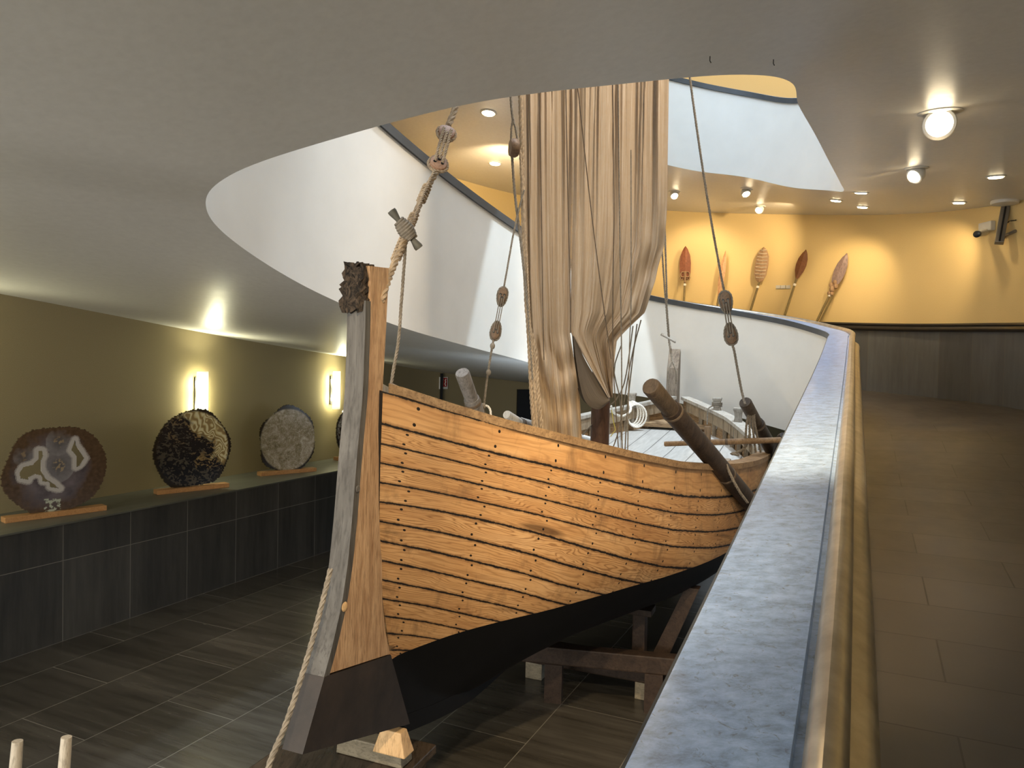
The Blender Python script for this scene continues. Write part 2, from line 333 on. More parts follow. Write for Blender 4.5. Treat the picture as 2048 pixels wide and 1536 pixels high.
    t = NT('shaded inner sailcloth'); n = t.noise(t.mapping(t.coord('UV'), (14, 1, 1)), 3, 5); M['sailback'] = t.set(t.ramp(n, [(.3, (.10, .082, .065)), (.7, (.155, .127, .10))]), .85, 0, .2)  # same canvas, colour darkened for the shade inside the fold
    M['rope'] = plain('tan hemp rope', (.44, .335, .225), .85, 0, .3, 40); M['ropegrey'] = plain('grey weathered rope', (.225, .195, .155), .85, 0, .3, 40)
    M['ropewhite'] = plain('white cotton rope', (.80, .77, .70), .8, 0, .1, 40); M['ropedark'] = plain('dark thin line', (.13, .095, .065), .85, 0, .2, 40)
    M['ropeyellow'] = plain('yellow cord', (.62, .55, .12), .8, 0, .1, 40)
    M['block'] = wood('pale red deadeye wood', (.52, .31, .20), (.36, .19, .11), (3, 3, 3), 7, .5); M['blockdark'] = wood('brown deadeye wood', (.24, .155, .095), (.12, .075, .045), (3, 3, 3), 7, .5)
    M['toggle'] = plain('grey green wooden toggle', (.13, .125, .10), .6, 0, .25, 20)
    M['standwood'] = wood('orange varnished wood', (.40, .215, .09), (.30, .15, .058), (.5, 5, 5), 5, .4, bump=.08)
    M['blockwood'] = wood('fresh pale pine', (.74, .50, .26), (.55, .33, .15), (5, 1, 1), 5, .5); M['blockgrey'] = wood('grey pine', (.26, .225, .16), (.16, .135, .095), (1, 5, 5), 5, .5)
    M['trestle'] = wood('dark trestle timber', (.045, .028, .019), (.02, .012, .008), (2, 2, 2), 6, .6)
    M['table'] = wood('dark glossy table wood', (.075, .055, .04), (.03, .022, .016), (3, .5, 3), 5, .25, bump=.05)
    M['peg'] = wood('pale bleached peg', (.52, .47, .39), (.37, .32, .25), (3, 3, .6), 9, .7)
    M['metalwhite'] = plain('white lamp metal', (.62, .61, .57), .4, 0, .04); M['metalgrey'] = plain('grey anodised metal', (.22, .20, .17), .4, .4, .08); M['black_plastic'] = plain('black plastic', (.012, .012, .013), .35)
    M['lens'] = emitter('lit lamp lens', (1.0, .80, .50), 9); M['lens_small'] = emitter('lit downlight lens', (1.0, .83, .52), 14)
    t = NT('lit frosted glass'); g = t.coord('UV'); e = t.ramp(t.sep(g)[1], [(0, .25), (.3, 1), (.7, 1), (1, .22)]); M['glass'] = t.set((.9, .9, .8), .3, emit=(.97, 1.0, .70), estr=t.math('MULTIPLY', e, 1.7))
    M['red'] = plain('red sign', (.42, .02, .02), .45, 0, .05); M['signwhite'] = plain('white sign', (.78, .77, .73), .45, 0, .03); M['post'] = plain('black post', (.010, .010, .012), .4)
make_materials()

# ------------------------------------------------------------------ the spiral: one ramp winding round an oval well
#  (a, b) edge of the well, soffit z, coping z, (a, b) outer wall, soffit z at the wall, floor z at the wall
OB = 2.13; LB = -6.58
def oc(deg, R=4.355, c=(9.9, -2.225)):                  # far end of the outer wall: half circle
    return (c[0] + R * math.sin(math.radians(deg)), c[1] + R * math.cos(math.radians(deg)))
H = []
def ctl(a, b, zb, zc, o, zo=None, fo=None): H.append((a, b, zb, zc, o[0], o[1], zb + .08 if zo is None else zo, zc - 1.04 if fo is None else fo))
ctl(-5.6, -.26, -.29, 1.11, (-5.6, OB)); ctl(-2, -.26, .09, 1.49, (-2, OB)); ctl(1, -.26, .405, 1.805, (1, OB)); ctl(3, -.275, .615, 2.015, (3, OB))
ctl(4.9, -.29, .82, 2.215, (4.9, OB)); ctl(6, -.30, .93, 2.33, (6, OB)); ctl(7.5, -.315, 1.10, 2.50, (7.6, OB)); ctl(9, -.33, 1.30, 2.70, (9.2, OB), None, 1.78)
ctl(9.7, -.345, 1.38, 2.78, oc(4), None, 1.84); ctl(10.35, -.5, 1.44, 2.87, oc(26), None, 1.92); ctl(10.9, -.95, 1.51, 3.02, oc(52), None, 2.0); ctl(11.15, -1.6, 1.64, 3.16, oc(82))
ctl(11.05, -2.3, 1.79, 3.28, oc(107)); ctl(10.6, -2.85, 1.90, 3.38, oc(135), 2.05); ctl(9.9, -3.12, 1.97, 3.47, oc(164), 2.15); ctl(9, -3.2, 2.10, 3.56, (9.2, LB), 2.33)
ctl(7.5, -3.2, 2.33, 3.69, (7.5, LB), 2.47); ctl(6, -3.2, 2.48, 3.86, (6, LB), 2.61); ctl(4.8, -3.2, 2.61, 4.05, (4.8, LB), 2.74); ctl(3.85, -3.2, 2.78, 4.27, (3.6, LB), 2.86)
ctl(3.15, -3.14, 2.96, 4.45, (1.5, LB), 3.02); ctl(2.75, -2.97, 3.08, 4.55, (-2, LB), 3.2); ctl(2.56, -2.62, 3.17, 4.64, (-5.6, LB), 3.35); ctl(2.72, -2.17, 3.33, 4.80, (-5.6, -4), 3.5)
ctl(3.1, -1.63, 3.55, 4.98, (-5.6, -2), 3.65); ctl(3.6, -1.05, 3.73, 5.12, (-5.6, 0), 3.8); ctl(4.0, -.62, 3.85, 5.24, (-5.6, OB), 3.88); ctl(4.38, -.40, 3.915, 5.30, (0, OB), 3.93)
ctl(5.15, -.412, 4.03, 5.38, (4.2, OB), 4.0); ctl(6.2, -.375, 4.145, 5.50, (5.8, OB), 4.12); ctl(7.5, -.33, 4.27, 5.60, (7.5, OB), 4.26); ctl(9, -.27, 4.40, 5.72, (9.2, OB), 4.40)
ctl(9.75, -.255, 4.465, 5.80, oc(4), 4.5); ctl(10.4, -.45, 4.63, 5.90, oc(26), 4.60); ctl(10.9, -.95, 4.82, 6.02, oc(52), 4.82); ctl(11.15, -1.6, 5.07, 6.28, oc(82), 5.12)
ctl(11.05, -2.3, 5.20, 6.48, oc(107), 5.28); ctl(10.6, -2.85, 5.30, 6.58, oc(135), 5.36); ctl(9.9, -3.12, 5.40, 6.66, oc(164), 5.48); ctl(9, -3.2, 5.5, 6.75, (9.2, LB)); ctl(7.5, -3.2, 5.7, 6.9, (7.5, LB))
ctl(6, -3.2, 5.9, 7.1, (6, LB)); ctl(4.8, -3.2, 6.1, 7.3, (4.8, LB)); ctl(3.85, -3.2, 6.3, 7.5, (3.6, LB))
NS = 10
HX = catmull(H, NS); NH = len(HX)
I0 = 4 * NS                                              # index of the first control point on the straight by the boat
arc = np.concatenate([[0], np.cumsum(np.linalg.norm(np.diff(HX[:, :2], axis=0), axis=1))])
nrm = []
for i in range(NH):                                      # outward normal of the well edge, in (a, b)
    t = HX[min(i + 1, NH - 1), :2] - HX[max(i - 1, 0), :2]; t = t / np.linalg.norm(t); nrm.append((-t[1], t[0]))
nrm = np.array([(n[0], n[1]) for n in nrm])
def edge_pt(i, off, z):
    return Wd(HX[i, 0] + nrm[i, 0] * off, HX[i, 1] + nrm[i, 1] * off, z)
def strip(name, i0, i1, prof, mat, closed=True, smooth=True, parent=None):
    """sweep a profile of (offset, z from coping) along the well edge"""
    vs = []; uv = []; n = len(prof); fs = []
    per = np.concatenate([[0], np.cumsum(np.linalg.norm(np.diff(np.array([(p[0], -1.2 if callable(p[1]) else p[1]) for p in prof]), axis=0), axis=1))])
    for i in range(i0, i1):
        for k, (o, z) in enumerate(prof): vs.append(edge_pt(i, o, z(i) if callable(z) else HX[i, 3] + z)); uv.append((arc[i], per[k]))
    m = i1 - i0
    for i in range(m - 1):
        for k in range(n if closed else n - 1): fs.append((i * n + k, i * n + (k + 1) % n, (i + 1) * n + (k + 1) % n, (i + 1) * n + k))
    if closed: fs += [tuple(range(n))[::-1], tuple((m - 1) * n + k for k in range(n))]
    mb = MB(); mb.add(vs, fs, uv); o = mb.build(name, mat, parent, smooth); return o
def ring_surface(name, i0, i1, fin, fout, mat, nseg=6, off=0.0, up=True):
    vs = []; uv = []; fs = []; m = i1 - i0
    for i in range(i0, i1):
        p = edge_pt(i, off, fin(i)); q = Wd(HX[i, 4], HX[i, 5], fout(i)); w = np.linalg.norm((q - p)[:2])
        for k in range(nseg + 1): vs.append(p + (q - p) * (k / nseg)); uv.append((arc[i], w * k / nseg))
    n = nseg + 1
    for i in range(m - 1):
        for k in range(nseg):
            f = (i * n + k, i * n + k + 1, (i + 1) * n + k + 1, (i + 1) * n + k); fs.append(f if up else f[::-1])
    return mesh(name, vs, fs, mat, None, True, uv)
def S(o): o['kind'] = 'structure'; return o
END = NH
ceiling = S(ring_surface('ceiling', 0, END, lambda i: HX[i, 2], lambda i: HX[i, 6], M['ceiling'], 8, 0, False))
S(ring_surface('floor_ramp', 0, END, lambda i: HX[i, 3] - 1.05, lambda i: HX[i, 7], M['rampfloor'], 6, .2, True))
S(strip('wall_parapet', 0, END, [(0, lambda i: HX[i, 2]), (0, -.05), (.235, -.05), (.235, lambda i: HX[i, 3] - 1.10)], M['white']))
S(strip('trim_1', 0, END, [(-.014, -.05), (-.014, -.002), (-.010, 0), (.190, .004), (.193, -.012), (.205, -.012), (.205, -.05)], M['cap']))
S(strip('trim_4', 0, END, [(-.02, -.075), (-.02, -.004), (-.012, -.004), (-.001, -.075)], M['fascia']))
# bronze rail on the walkway side of the coping
rail = strip('handrail', 0, END, [(.206, -.03), (.206, .012), (.216, .03), (.232, .038), (.247, .034), (.259, .022), (.264, .004), (.262, -.025), (.255, -.052), (.253, -.072), (.262, -.088), (.282, -.098), (.302, -.112), (.312, -.135), (.313, -.16), (.298, -.178), (.24, -.172), (.206, -.15)], M['bronze'])
tag(rail, 'rounded bronze handrail running along the stone coping of the curving ramp parapet', 'handrail')

# bottom floor and outer walls
def uvquad(name, pts, uvs, mat): return S(mesh(name, pts, [tuple(range(len(pts)))], mat, None, False, uvs))
fc = [(-5.8, -6.8), (-5.8, 2.4), (14.6, 2.4), (14.6, -6.8)]
uvquad('floor', [Wd(a, b, 0) for a, b in fc], [(a, b) for a, b in fc], M['floor'])
def wall_run(name, ab, z0, z1, mat, inward=True):
    vs = []; uv = []; L = 0
    for k, (a, b) in enumerate(ab):
        if k: L += math.hypot(a - ab[k - 1][0], b - ab[k - 1][1])
        zz0 = z0[k] if hasattr(z0, '__len__') else z0; zz1 = z1[k] if hasattr(z1, '__len__') else z1
        vs += [Wd(a, b, zz0), Wd(a, b, zz1)]; uv += [(L, zz0), (L, zz1)]
    fs = [(2 * k, 2 * k + 2, 2 * k + 3, 2 * k + 1) for k in range(len(ab) - 1)]
    return S(mesh(name, vs, fs, mat, None, True, uv))
low = list(range(I0, 22 * NS + 1))
iA = 4 * NS; iB = 12 * NS; iC = 22 * NS                   # right straight .. far end .. near left
right_ab = [(-5.6, OB), (0, OB), (4, OB)] + [(HX[i, 4], HX[i, 5]) for i in range(5 * NS, iB + 1)]
right_f = [.02, .55, .98] + [HX[i, 7] for i in range(5 * NS, iB + 1)]
wall_r = wall_run('wall_right', right_ab, [z - .3 for z in right_f], 10, M['yellow'])
left_ab = [(HX[i, 4], HX[i, 5]) for i in range(iB, 21 * NS + 1)] + [(-5.6, LB)]
left_z = [HX[i, 6] + .16 for i in range(iB, 21 * NS + 1)] + [3.4]
wall_l2 = wall_run('wall_left_upper', left_ab, left_z, 10, M['yellow'])
far_ab = [oc(d) for d in range(10, 91, 4)]
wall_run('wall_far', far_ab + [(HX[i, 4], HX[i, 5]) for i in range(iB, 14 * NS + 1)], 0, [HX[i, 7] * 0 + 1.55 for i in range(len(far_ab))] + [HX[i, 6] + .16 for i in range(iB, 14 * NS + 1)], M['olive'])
lo_ab = [(HX[i, 4], HX[i, 5]) for i in range(14 * NS, 21 * NS + 1)] + [(-5.6, LB)]
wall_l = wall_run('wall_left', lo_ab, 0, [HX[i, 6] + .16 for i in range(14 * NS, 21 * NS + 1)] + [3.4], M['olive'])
wall_run('wall_back', [(-5.6, LB), (-5.6, OB)], 0, 10, M['yellow'])
rc = [(-5.8, -6.8), (-5.8, 2.4), (14.6, 2.4), (14.6, -6.8)]
# roof with an open skylight well
hole = [(3.0, -3.7), (3.0, .1), (11.4, .1), (11.4, -3.7)]
S(mesh('ceiling_roof', [Wd(a, b, 9.6) for a, b in rc] + [Wd(a, b, 9.6) for a, b in hole], [(0, 1, 5, 4), (1, 2, 6, 5), (2, 3, 7, 6), (3, 0, 4, 7)], M['white']))
S(mesh('window_1', [Wd(a, b, 9.8) for a, b in hole], [(0, 1, 2, 3)], M['signwhite']))
for k_, (a_, b_, z_, e_) in enumerate(((12.7, -.3, 4.0, 2.5), (13.0, -3.0, 4.3, 5), (9.6, -4.9, 4.6, 6), (6.5, -4.9, 4.9, 5))):
    l = bpy.data.lights.new('ring_fill_light', 'POINT'); l.energy = e_; l.color = WARM2; l.shadow_soft_size = .25; ol = bpy.data.objects.new('ring_fill_light', l); COL.objects.link(ol); ol.location = V(Wd(a_, b_, z_))  # added point lamps without fixtures, lifting the ring ceilings
# wainscot and black rail on the outer wall of the ramp
wab = right_ab; wz = right_f
def inset(ab, d):
    out = []
    for k in range(len(ab)):
        p = np.array(ab[max(k - 1, 0)]); q = np.array(ab[min(k + 1, len(ab) - 1)]); t = (q - p) / (np.linalg.norm(q - p) + 1e-9); n = np.array([t[1], -t[0]]) * -1
        n = np.array([-t[1], t[0]]); c = np.array(ab[k]) - np.array([9.0, -2.2]); 
        if n @ c > 0: n = -n
        out.append(tuple(np.array(ab[k]) + n * d))
    return out
for k in range(3): pass
ins = inset(wab, .025)
wall_run('wall_right_wainscot', ins, [z - .05 for z in wz], [z + 1.0 for z in wz], M['wainscot'])
rr = MB(); i1 = inset(wab, .02); pr = [(.0, .98), (.06, .98), (.075, 1.0), (.075, 1.03), (.06, 1.055), (.075, 1.075), (.06, 1.1), (.0, 1.1)]
vs = []; n = len(pr); cols = [inset(wab, .005 + o) for o, _ in pr]
for k in range(len(wab)):
    for j in range(n): vs.append(Wd(cols[j][k][0], cols[j][k][1], wz[k] + pr[j][1]))
rr.add(vs, [(k * n + j, k * n + (j + 1) % n, (k + 1) * n + (j + 1) % n, (k + 1) * n + j) for k in range(len(wab) - 1) for j in range(n)])
tag(rr.build('wall_handrail', M['blackrail'], None, True), 'black lacquered handrail fixed along the charcoal panels of the yellow wall', 'handrail')
# stone ledge along the left wall
LF = -5.82; LZ = .97
lab_f = [(-5.6, LF), (2, LF), (7.5, LF), (9.2, LF)] + [oc(d, 3.6) for d in (168, 155, 142)]
lab_b = [(-5.6, LB), (2, LB), (7.5, LB), (9.2, LB)] + [oc(d) for d in (168, 155, 142)]
vs = []; uv = []; L = 0; fs = []
for k in range(len(lab_f)):
    if k: L += math.hypot(lab_f[k][0] - lab_f[k - 1][0], lab_f[k][1] - lab_f[k - 1][1])
    vs += [Wd(*lab_f[k], 0), Wd(*lab_f[k], LZ - .012)]; uv += [(L + .36, 0), (L + .36, LZ)]
for k in range(len(lab_f) - 1): fs.append((2 * k, 2 * k + 2, 2 * k + 3, 2 * k + 1))
S(mesh('trim_2', vs, fs, M['ledge'], None, False, uv))
mb = MB(); pts = []
n = len(lab_f); vs = []; uv = []
for k in range(n):
    f2 = np.array(lab_f[k]); 
    vs += [Wd(f2[0], f2[1] + .012, LZ - .014), Wd(f2[0], f2[1] + .012, LZ), Wd(*lab_b[k], LZ)]; uv += [(lab_f[k][0], .0), (lab_f[k][0], .02), (lab_f[k][0], .5)]
fs = []
for k in range(n - 1):
    for j in range(2): fs.append((3 * k + j, 3 * k + 3 + j, 3 * k + 4 + j, 3 * k + j + 1))
t = NT('grey green stone ledge top'); nz = t.noise(t.mapping(t.coord('UV'), (.5, 3, 1)), 5, 5); t.set(t.ramp(nz, [(.3, (.07, .072, .06)), (.7, (.105, .107, .09))]), .4); M['ledgetop'] = t.m
S(mesh('trim_3', vs, fs, M['ledgetop'], None, False, uv))

bpy.context.view_layer.update()
def bvh_of(*obs):
    vs = []; fs = []
    for o in obs:
        n = len(vs); vs += [v.co.copy() for v in o.data.vertices]; fs += [tuple(i + n for i in p.vertices) for p in o.data.polygons]
    return BVHTree.FromPolygons(vs, fs)
B_CEIL = bvh_of(ceiling); B_WALLR = bvh_of(wall_r, wall_l2); B_WALLL = bvh_of(wall_l)
def hit(bvh, x, y):
    d = Vector(ray(x, y)).normalized(); loc, nor, idx, dist = bvh.ray_cast(Vector(EYE), d)
    if loc is None: return None, None
    if nor.dot(d) > 0: nor = -nor
    return np.array(loc), np.array(nor)

# ------------------------------------------------------------------ the boat (its own frame: u aft from the stem, n to the right, z up)
KS = .95
BA = math.radians(22.2); BU = np.array([math.sin(BA), math.cos(BA), 0]); BN = np.array([math.cos(BA), -math.sin(BA), 0])
def bw(u, n, z): return np.array([-.57, 3.23, 0]) + BU * (u * KS) + BN * (n * KS) + np.array([0, 0, 2.35 + KS * (z - 2.35)])
boat = empty('sailing_boat', bw(3.8, 0, .41))
tag(boat, 'wooden fishing boat with honey coloured planks and black bottom standing in the atrium', 'boat')
UW = [0, .25, .5, 1, 1.5, 2, 2.5, 3, 3.5, 4, 4.5, 5, 5.5, 6, 6.4, 6.8, 7.2, 7.6, 7.85, 8.07]
WW = [.05, .24, .40, .64, .85, 1.03, 1.18, 1.30, 1.38, 1.42, 1.43, 1.40, 1.32, 1.17, 1.03, .90, .70, .43, .24, .06]
ZG = [2.215, 2.12, 2.04, 1.915, 1.80, 1.70, 1.635, 1.595, 1.565, 1.545, 1.52, 1.53, 1.565, 1.615, 1.665, 1.70, 1.745, 1.81, 1.86, 1.90]
MU = [0, .5, 1.1, 1.75, 2.7, 4, 5.5, 6.5, 7.3, 8.07]; MM = [1.0, 1.18, 2.4, 3.3, 5.5, 6, 5, 3.3, 2.0, 1.2]
KU = [0, .22, .6, 1.05, 2, 6, 7, 7.6, 8.07]; KZ = [.585, .58, .48, .413, .41, .41, .45, .6, .9]
def smooth_tab(xs, ys):
    q = np.linspace(xs[0], xs[-1], 400); y = np.interp(q, xs, ys); k = np.ones(9) / 9
    yp = np.convolve(np.pad(y, 4, mode='reflect', reflect_type='odd'), k, 'valid'); return lambda u: float(np.interp(u, q, yp))
fw, fz, fm, fk = smooth_tab(UW, WW), smooth_tab(UW, ZG), smooth_tab(MU, MM), smooth_tab(KU, KZ)
def u0(z): return float(np.interp(z, [.58, .97, 1.27, 1.73, 2.2], [.217, .035, -.051, -.073, -.08]))
NV = 18; SUB = 4
vfr = [0] ; 
seams = np.concatenate([[0], np.linspace(.09, 1, NV)])       # first strake is the wide one
def section(u, off=0.0):
    """outer section from gunwale to keel, resampled at strake edges: list of (n, z, strake)"""
    w, zg, zk, m = fw(u), fz(u), fk(u), fm(u); w = max(w - off, .02)
    th = np.linspace(0, 1, 160); tau = np.sin(th * math.pi / 2) ** .8
    n = w * np.maximum(1 - tau ** m, 0) ** .8 ; n = np.maximum(n, .042); z = zg - (zg - zk) * tau
    d = np.concatenate([[0], np.cumsum(np.hypot(np.diff(n), np.diff(z)))]); d /= d[-1]
    out = []
    for s in range(NV):
        for k in range(SUB):
            v = seams[s] + (seams[s + 1] - seams[s]) * k / SUB
            sm_ = max(0, min(1, (u - .3) / 1.7)); sm_ = sm_ * sm_ * (3 - 2 * sm_); v = v + .21 * sm_ * v * (1 - v)
            v = v + .085 * (1 - math.exp(-u / .4)) * max(0, min(1, (4.5 - u) / 2)) * max(0, (v - .3) * (1 - v)) / .1225
            out.append((np.interp(v, d, n), np.interp(v, d, z), s + k / SUB))
    out.append((n[-1], z[-1], float(NV))); return out
XI = np.concatenate([np.linspace(0, 1, 16)[:-1] ** 1.3 * 1.2, np.linspace(1.2, 7.2, 40)[:-1], np.linspace(7.2, 8.07, 12)])
def hull_grid(side, off=0.0):
    vs = []; uv = []
    for xi in XI:
        sec = section(xi, off)
        for nn, z, v in sec:
            uu = xi + u0(z) * max(0, 1 - xi / 1.5) ** 2
            vs.append(bw(uu, side * nn, z)); uv.append((xi, v))
    n = NV * SUB + 1; fs = []
    for i in range(len(XI) - 1):
        for k in range(n - 1):
            f = (i * n + k, (i + 1) * n + k, (i + 1) * n + k + 1, i * n + k + 1); fs.append(f if side < 0 else f[::-1])
    return vs, fs, uv
ZW = .955; ZWw = 2.35 + KS * (ZW - 2.35)
def cut_hull(name, keep_upper, mat, off=0, lo=None):
    mb = MB()
    for s in (1, -1): mb.add(*hull_grid(s, off))
    o = mesh(name, mb.v, mb.f, mat, None, True, mb.uv)
    bm = bmesh.new(); bm.from_mesh(o.data); zc = ZWw if lo is None else lo
    bmesh.ops.bisect_plane(bm, geom=bm.verts[:] + bm.edges[:] + bm.faces[:], plane_co=V(bw(0, 0, 0)) * 0 + Vector((0, 0, zc)) + V(bw(0, 0, 0)) * 0, plane_no=(-.012 * BU[0], -.012 * BU[1], 1) if False else (0, 0, 1), clear_inner=keep_upper, clear_outer=not keep_upper)
    bm.to_mesh(o.data); bm.free(); put(o, boat); return o
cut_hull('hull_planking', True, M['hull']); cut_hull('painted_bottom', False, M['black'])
inn = cut_hull('inner_planking', True, M['inner'], .05, 2.35 + KS * (1.0 - 2.35))
# gunwales
def sweep_gunwale(name, side, o0, o1, z0, z1, mat, ua=-.02, ub=8.0, n=70):
    vs = []; us = np.linspace(ua, ub, n)
    for u in us:
        uc = max(u, 0.0); w = fw(uc); z = fz(uc)
        dw = (fw(min(uc + .05, 8.07)) - fw(max(uc - .05, 0))) / (min(uc + .05, 8.07) - max(uc - .05, 0)); L = math.hypot(1, dw); du, dn = -dw / L, 1 / L
        for o, zz in ((o0, z0), (o0, z1), (o1, z1), (o1, z0)):
            nn = max(w + dn * o, .03); vs.append(bw(u + du * o, side * nn, z + zz))
    fs = [(i * 4 + k, i * 4 + (k + 1) % 4, (i + 1) * 4 + (k + 1) % 4, (i + 1) * 4 + k) for i in range(n - 1) for k in range(4)] + [(3, 2, 1, 0), tuple((n - 1) * 4 + k for k in range(4))]
    mb = MB(); mb.add(vs, fs); return mb.build(name, mat, boat, False)
for s in (1, -1):
    sweep_gunwale('gunwale', s, .022, -.12, -.012, .03, M['gunwale' if s > 0 else 'palewood'], ub=4.6 if s > 0 else 8.0)
    if s > 0: sweep_gunwale('gunwale', s, .022, -.13, -.012, .03, M['palewood'], 4.6, 8.0)
    sweep_gunwale('inwale', s, -.06, -.10, -.16, -.012, M['rib'], .5, 7.9)
def part_label(o, l): o['label'] = l; return o
# frames
for s in (1, -1):
    for u in np.arange(4.6, 7.8, .33):
        w = fw(u) - .065; z = fz(u)
        MB().box(bw(u, s * (w - .015), z - .2), (.075 * KS, .05 * KS, .36 * KS), (BU, BN, np.array([0, 0, 1.]))).build('frame', M['rib'], boat)
# deck
du = np.linspace(1.5, 7.75, 40); vs = []; uv = []; nc = 8
def deck_z(u): return float(np.interp(u, [1.5, 3, 4.5, 6, 7.75], [1.42, 1.27, 1.235, 1.31, 1.46]))
for u in du:
    w = max(fw(u) - .09, .05)
    for k in range(nc + 1):
        n_ = w * (2 * k / nc - 1); vs.append(bw(u, n_, deck_z(u) + .03 * (1 - (n_ / 1.5) ** 2))); uv.append((u, n_ + 3))
fs = [(i * (nc + 1) + k, (i + 1) * (nc + 1) + k, (i + 1) * (nc + 1) + k + 1, i * (nc + 1) + k + 1) for i in range(len(du) - 1) for k in range(nc)]
mesh('deck', vs, [f[::-1] for f in fs], M['deck'], boat, True, uv)
# breasthook filling the stern corner
MB().prism([bw(7.45, -.46, 1.5), bw(7.45, .46, 1.5), bw(7.85, .18, 1.54), bw(7.85, -.18, 1.54)], (0, 0, .05)).build('stern_bench', M['inner'], boat)
# stem: fore-and-aft timber, grey front strip, tarred foot, charred head
def stem_ext(pairs, t, name, mat, n0=None, inner=False):
    mb = MB(); mb.prism([bw(u, -t, z) for u, z in pairs], BN * (2 * t * KS)); o = mb.build(name, mat, boat); return o
front = [(-.575, .825), (-.403, 1.153), (-.33, 1.33), (-.29, 1.5), (-.262, 1.7), (-.235, 1.95), (-.20, 2.2), (-.19, 2.5), (-.192, 2.69), (-.205, 2.75)]
after = [(.217, .577), (.035, .968), (-.02, 1.1), (-.051, 1.272), (-.073, 1.73), (-.08, 2.2), (-.06, 2.45), (-.044, 2.74)]
def fu(z): return float(np.interp(z, [p[1] for p in front], [p[0] for p in front]))
def au(z): return float(np.interp(z, [p[1] for p in after], [p[0] for p in after]))
T = .046
def stem_piece(name, mat, z0f, z0a, z1f, z1a, f_in=0.0, a_lim=None, t=T, cham=.0):
    """part of the stem between two slanting cut lines (z at the front edge, z at the after edge)"""
    m = 26; vs = []
    for i in range(m):
        k = i / (m - 1); zf = z0f + (z1f - z0f) * k; za = z0a + (z1a - z0a) * k
        uf = fu(zf) + f_in; ua = au(za) + .03
        if a_lim is not None: ua = fu(za) + a_lim
        for (uu, zz, nn) in ((uf, zf, -t), (uf, zf, t), (ua, za, t), (ua, za, -t)): vs.append(bw(uu, nn, zz))
    fs = [(i * 4 + k, i * 4 + (k + 1) % 4, (i + 1) * 4 + (k + 1) % 4, (i + 1) * 4 + k) for i in range(m - 1) for k in range(4)] + [(3, 2, 1, 0), tuple((m - 1) * 4 + k for k in range(4))]
    mb = MB(); mb.add(vs, fs); o = mb.build(name, mat, boat, False); return o
stem_piece('stem_post', M['stem'], 1.075, .99, 2.75, 2.76, .035)
stem_piece('stem_face', M['stemgrey'], 1.055, 1.05, 2.60, 2.60, -.004, .036)
stem_piece('stem_foot', M['tar'], .825, .577, 1.075, .985, -.006, None, T + .003)
# charred bark at the head of the stem
mb = MB(); bm = bmesh.new(); bmesh.ops.create_cube(bm, size=1); bmesh.ops.subdivide_edges(bm, edges=bm.edges[:], cuts=7, use_grid_fill=True); bm.verts.index_update()
vsb = []
for v in bm.verts:
    q = v.co; zz = 2.655 + q.z * .20; f = .5 - q.z; jag = .012 * math.sin(q.x * 31 + q.z * 47) + .012 * math.sin(q.y * 41 + q.z * 29)
    uu = -.165 + q.x * .085 - .012 * math.sin((q.z + .5) * 3) + jag; vsb.append(bw(uu, -.012 + q.y * .088 + jag * .6, zz + .012 * math.sin(q.x * 17 + q.y * 13)))
mb.add(vsb, [tuple(v.index for v in f.verts) for f in bm.faces]); bm.free()
part_label(mb.build('stem_head', M['bark'], boat, True), 'charred rough bark at the head of the stem')
for zz, rr_ in ((1.32, .020), (1.80, .016)):
    MB().lathe([(0, .003), (rr_ * .7, .004), (rr_, .0)], bw(fu(zz) + .018, T + .002, zz), BN, 14).build('treenail', M['blockwood' if zz < 1.5 else 'stemgrey'], boat, True)
# keel
mb = MB(); us = np.linspace(.22, 7.6, 30); vs = []
for u in us:
    for nn, zz in ((-.045, .06), (.045, .06), (.045, -.03), (-.045, -.03)): vs.append(bw(u, nn, fk(u) + zz))
mb.add(vs, [(i * 4 + k, i * 4 + (k + 1) % 4, (i + 1) * 4 + (k + 1) % 4, (i + 1) * 4 + k) for i in range(29) for k in range(4)] + [(3, 2, 1, 0), (116, 117, 118, 119)]); mb.build('keel', M['black'], boat)
# stern post, mast
mb = MB(); us_ = [(8.0, .6), (8.22, .6), (8.22, 2.55), (8.16, 2.6), (8.03, 2.32), (8.0, 2.0)]
mb.prism([bw(u, -.20, z) for u, z in us_], BN * .16 * KS).build('stern_post', M['sternwood'], boat)
mb = MB(); mb.tube([bw(3.75, 0, 1.2), bw(3.75, 0, 3), bw(3.75, 0, 6.0)], [.083, .078, .06], 20).build('mast', M['mast'], boat, True)
# bitts standing on the gunwale
def bitt(u, side, dark=False):
    w = fw(u) - .05; c = bw(u, side * w, fz(u) + .03); ax = (BU, BN, np.array([0, 0, 1.]))
    mb = MB(); s = .05 * KS
    prof = [(-.25, .9), (.0, .95), (.05, .8), (.10, .85), (.15, 1.15), (.165, 1.1)]; vs = []
    for z, k in prof:
        for i, j in ((-1, -1), (1, -1), (1, 1), (-1, 1)): vs.append(c + BU * i * s * k + BN * j * s * k + np.array([0, 0, z * KS]))
    m = len(prof); fs = [(i * 4 + k, i * 4 + (k + 1) % 4, (i + 1) * 4 + (k + 1) % 4, (i + 1) * 4 + k) for i in range(m - 1) for k in range(4)] + [(3, 2, 1, 0), tuple((m - 1) * 4 + k for k in range(4))]
    mb.add(vs, fs).build('mooring_bitt', M['palewood'], boat)
    return c
BITTS = [bitt(7.35, -1), bitt(7.25, 1), bitt(6.45, 1), bitt(4.75, 1), bitt(1.65, -1)]
# thole pad on the near gunwale and a thole pin
c = bw(3.25, fw(3.25) - .2, fz(3.25) + .0); MB().box(c, (.32, .12, .05), (BU, BN, np.array([0, 0, 1.])), 1, .01).build('oar_pad', M['palewood'], boat)

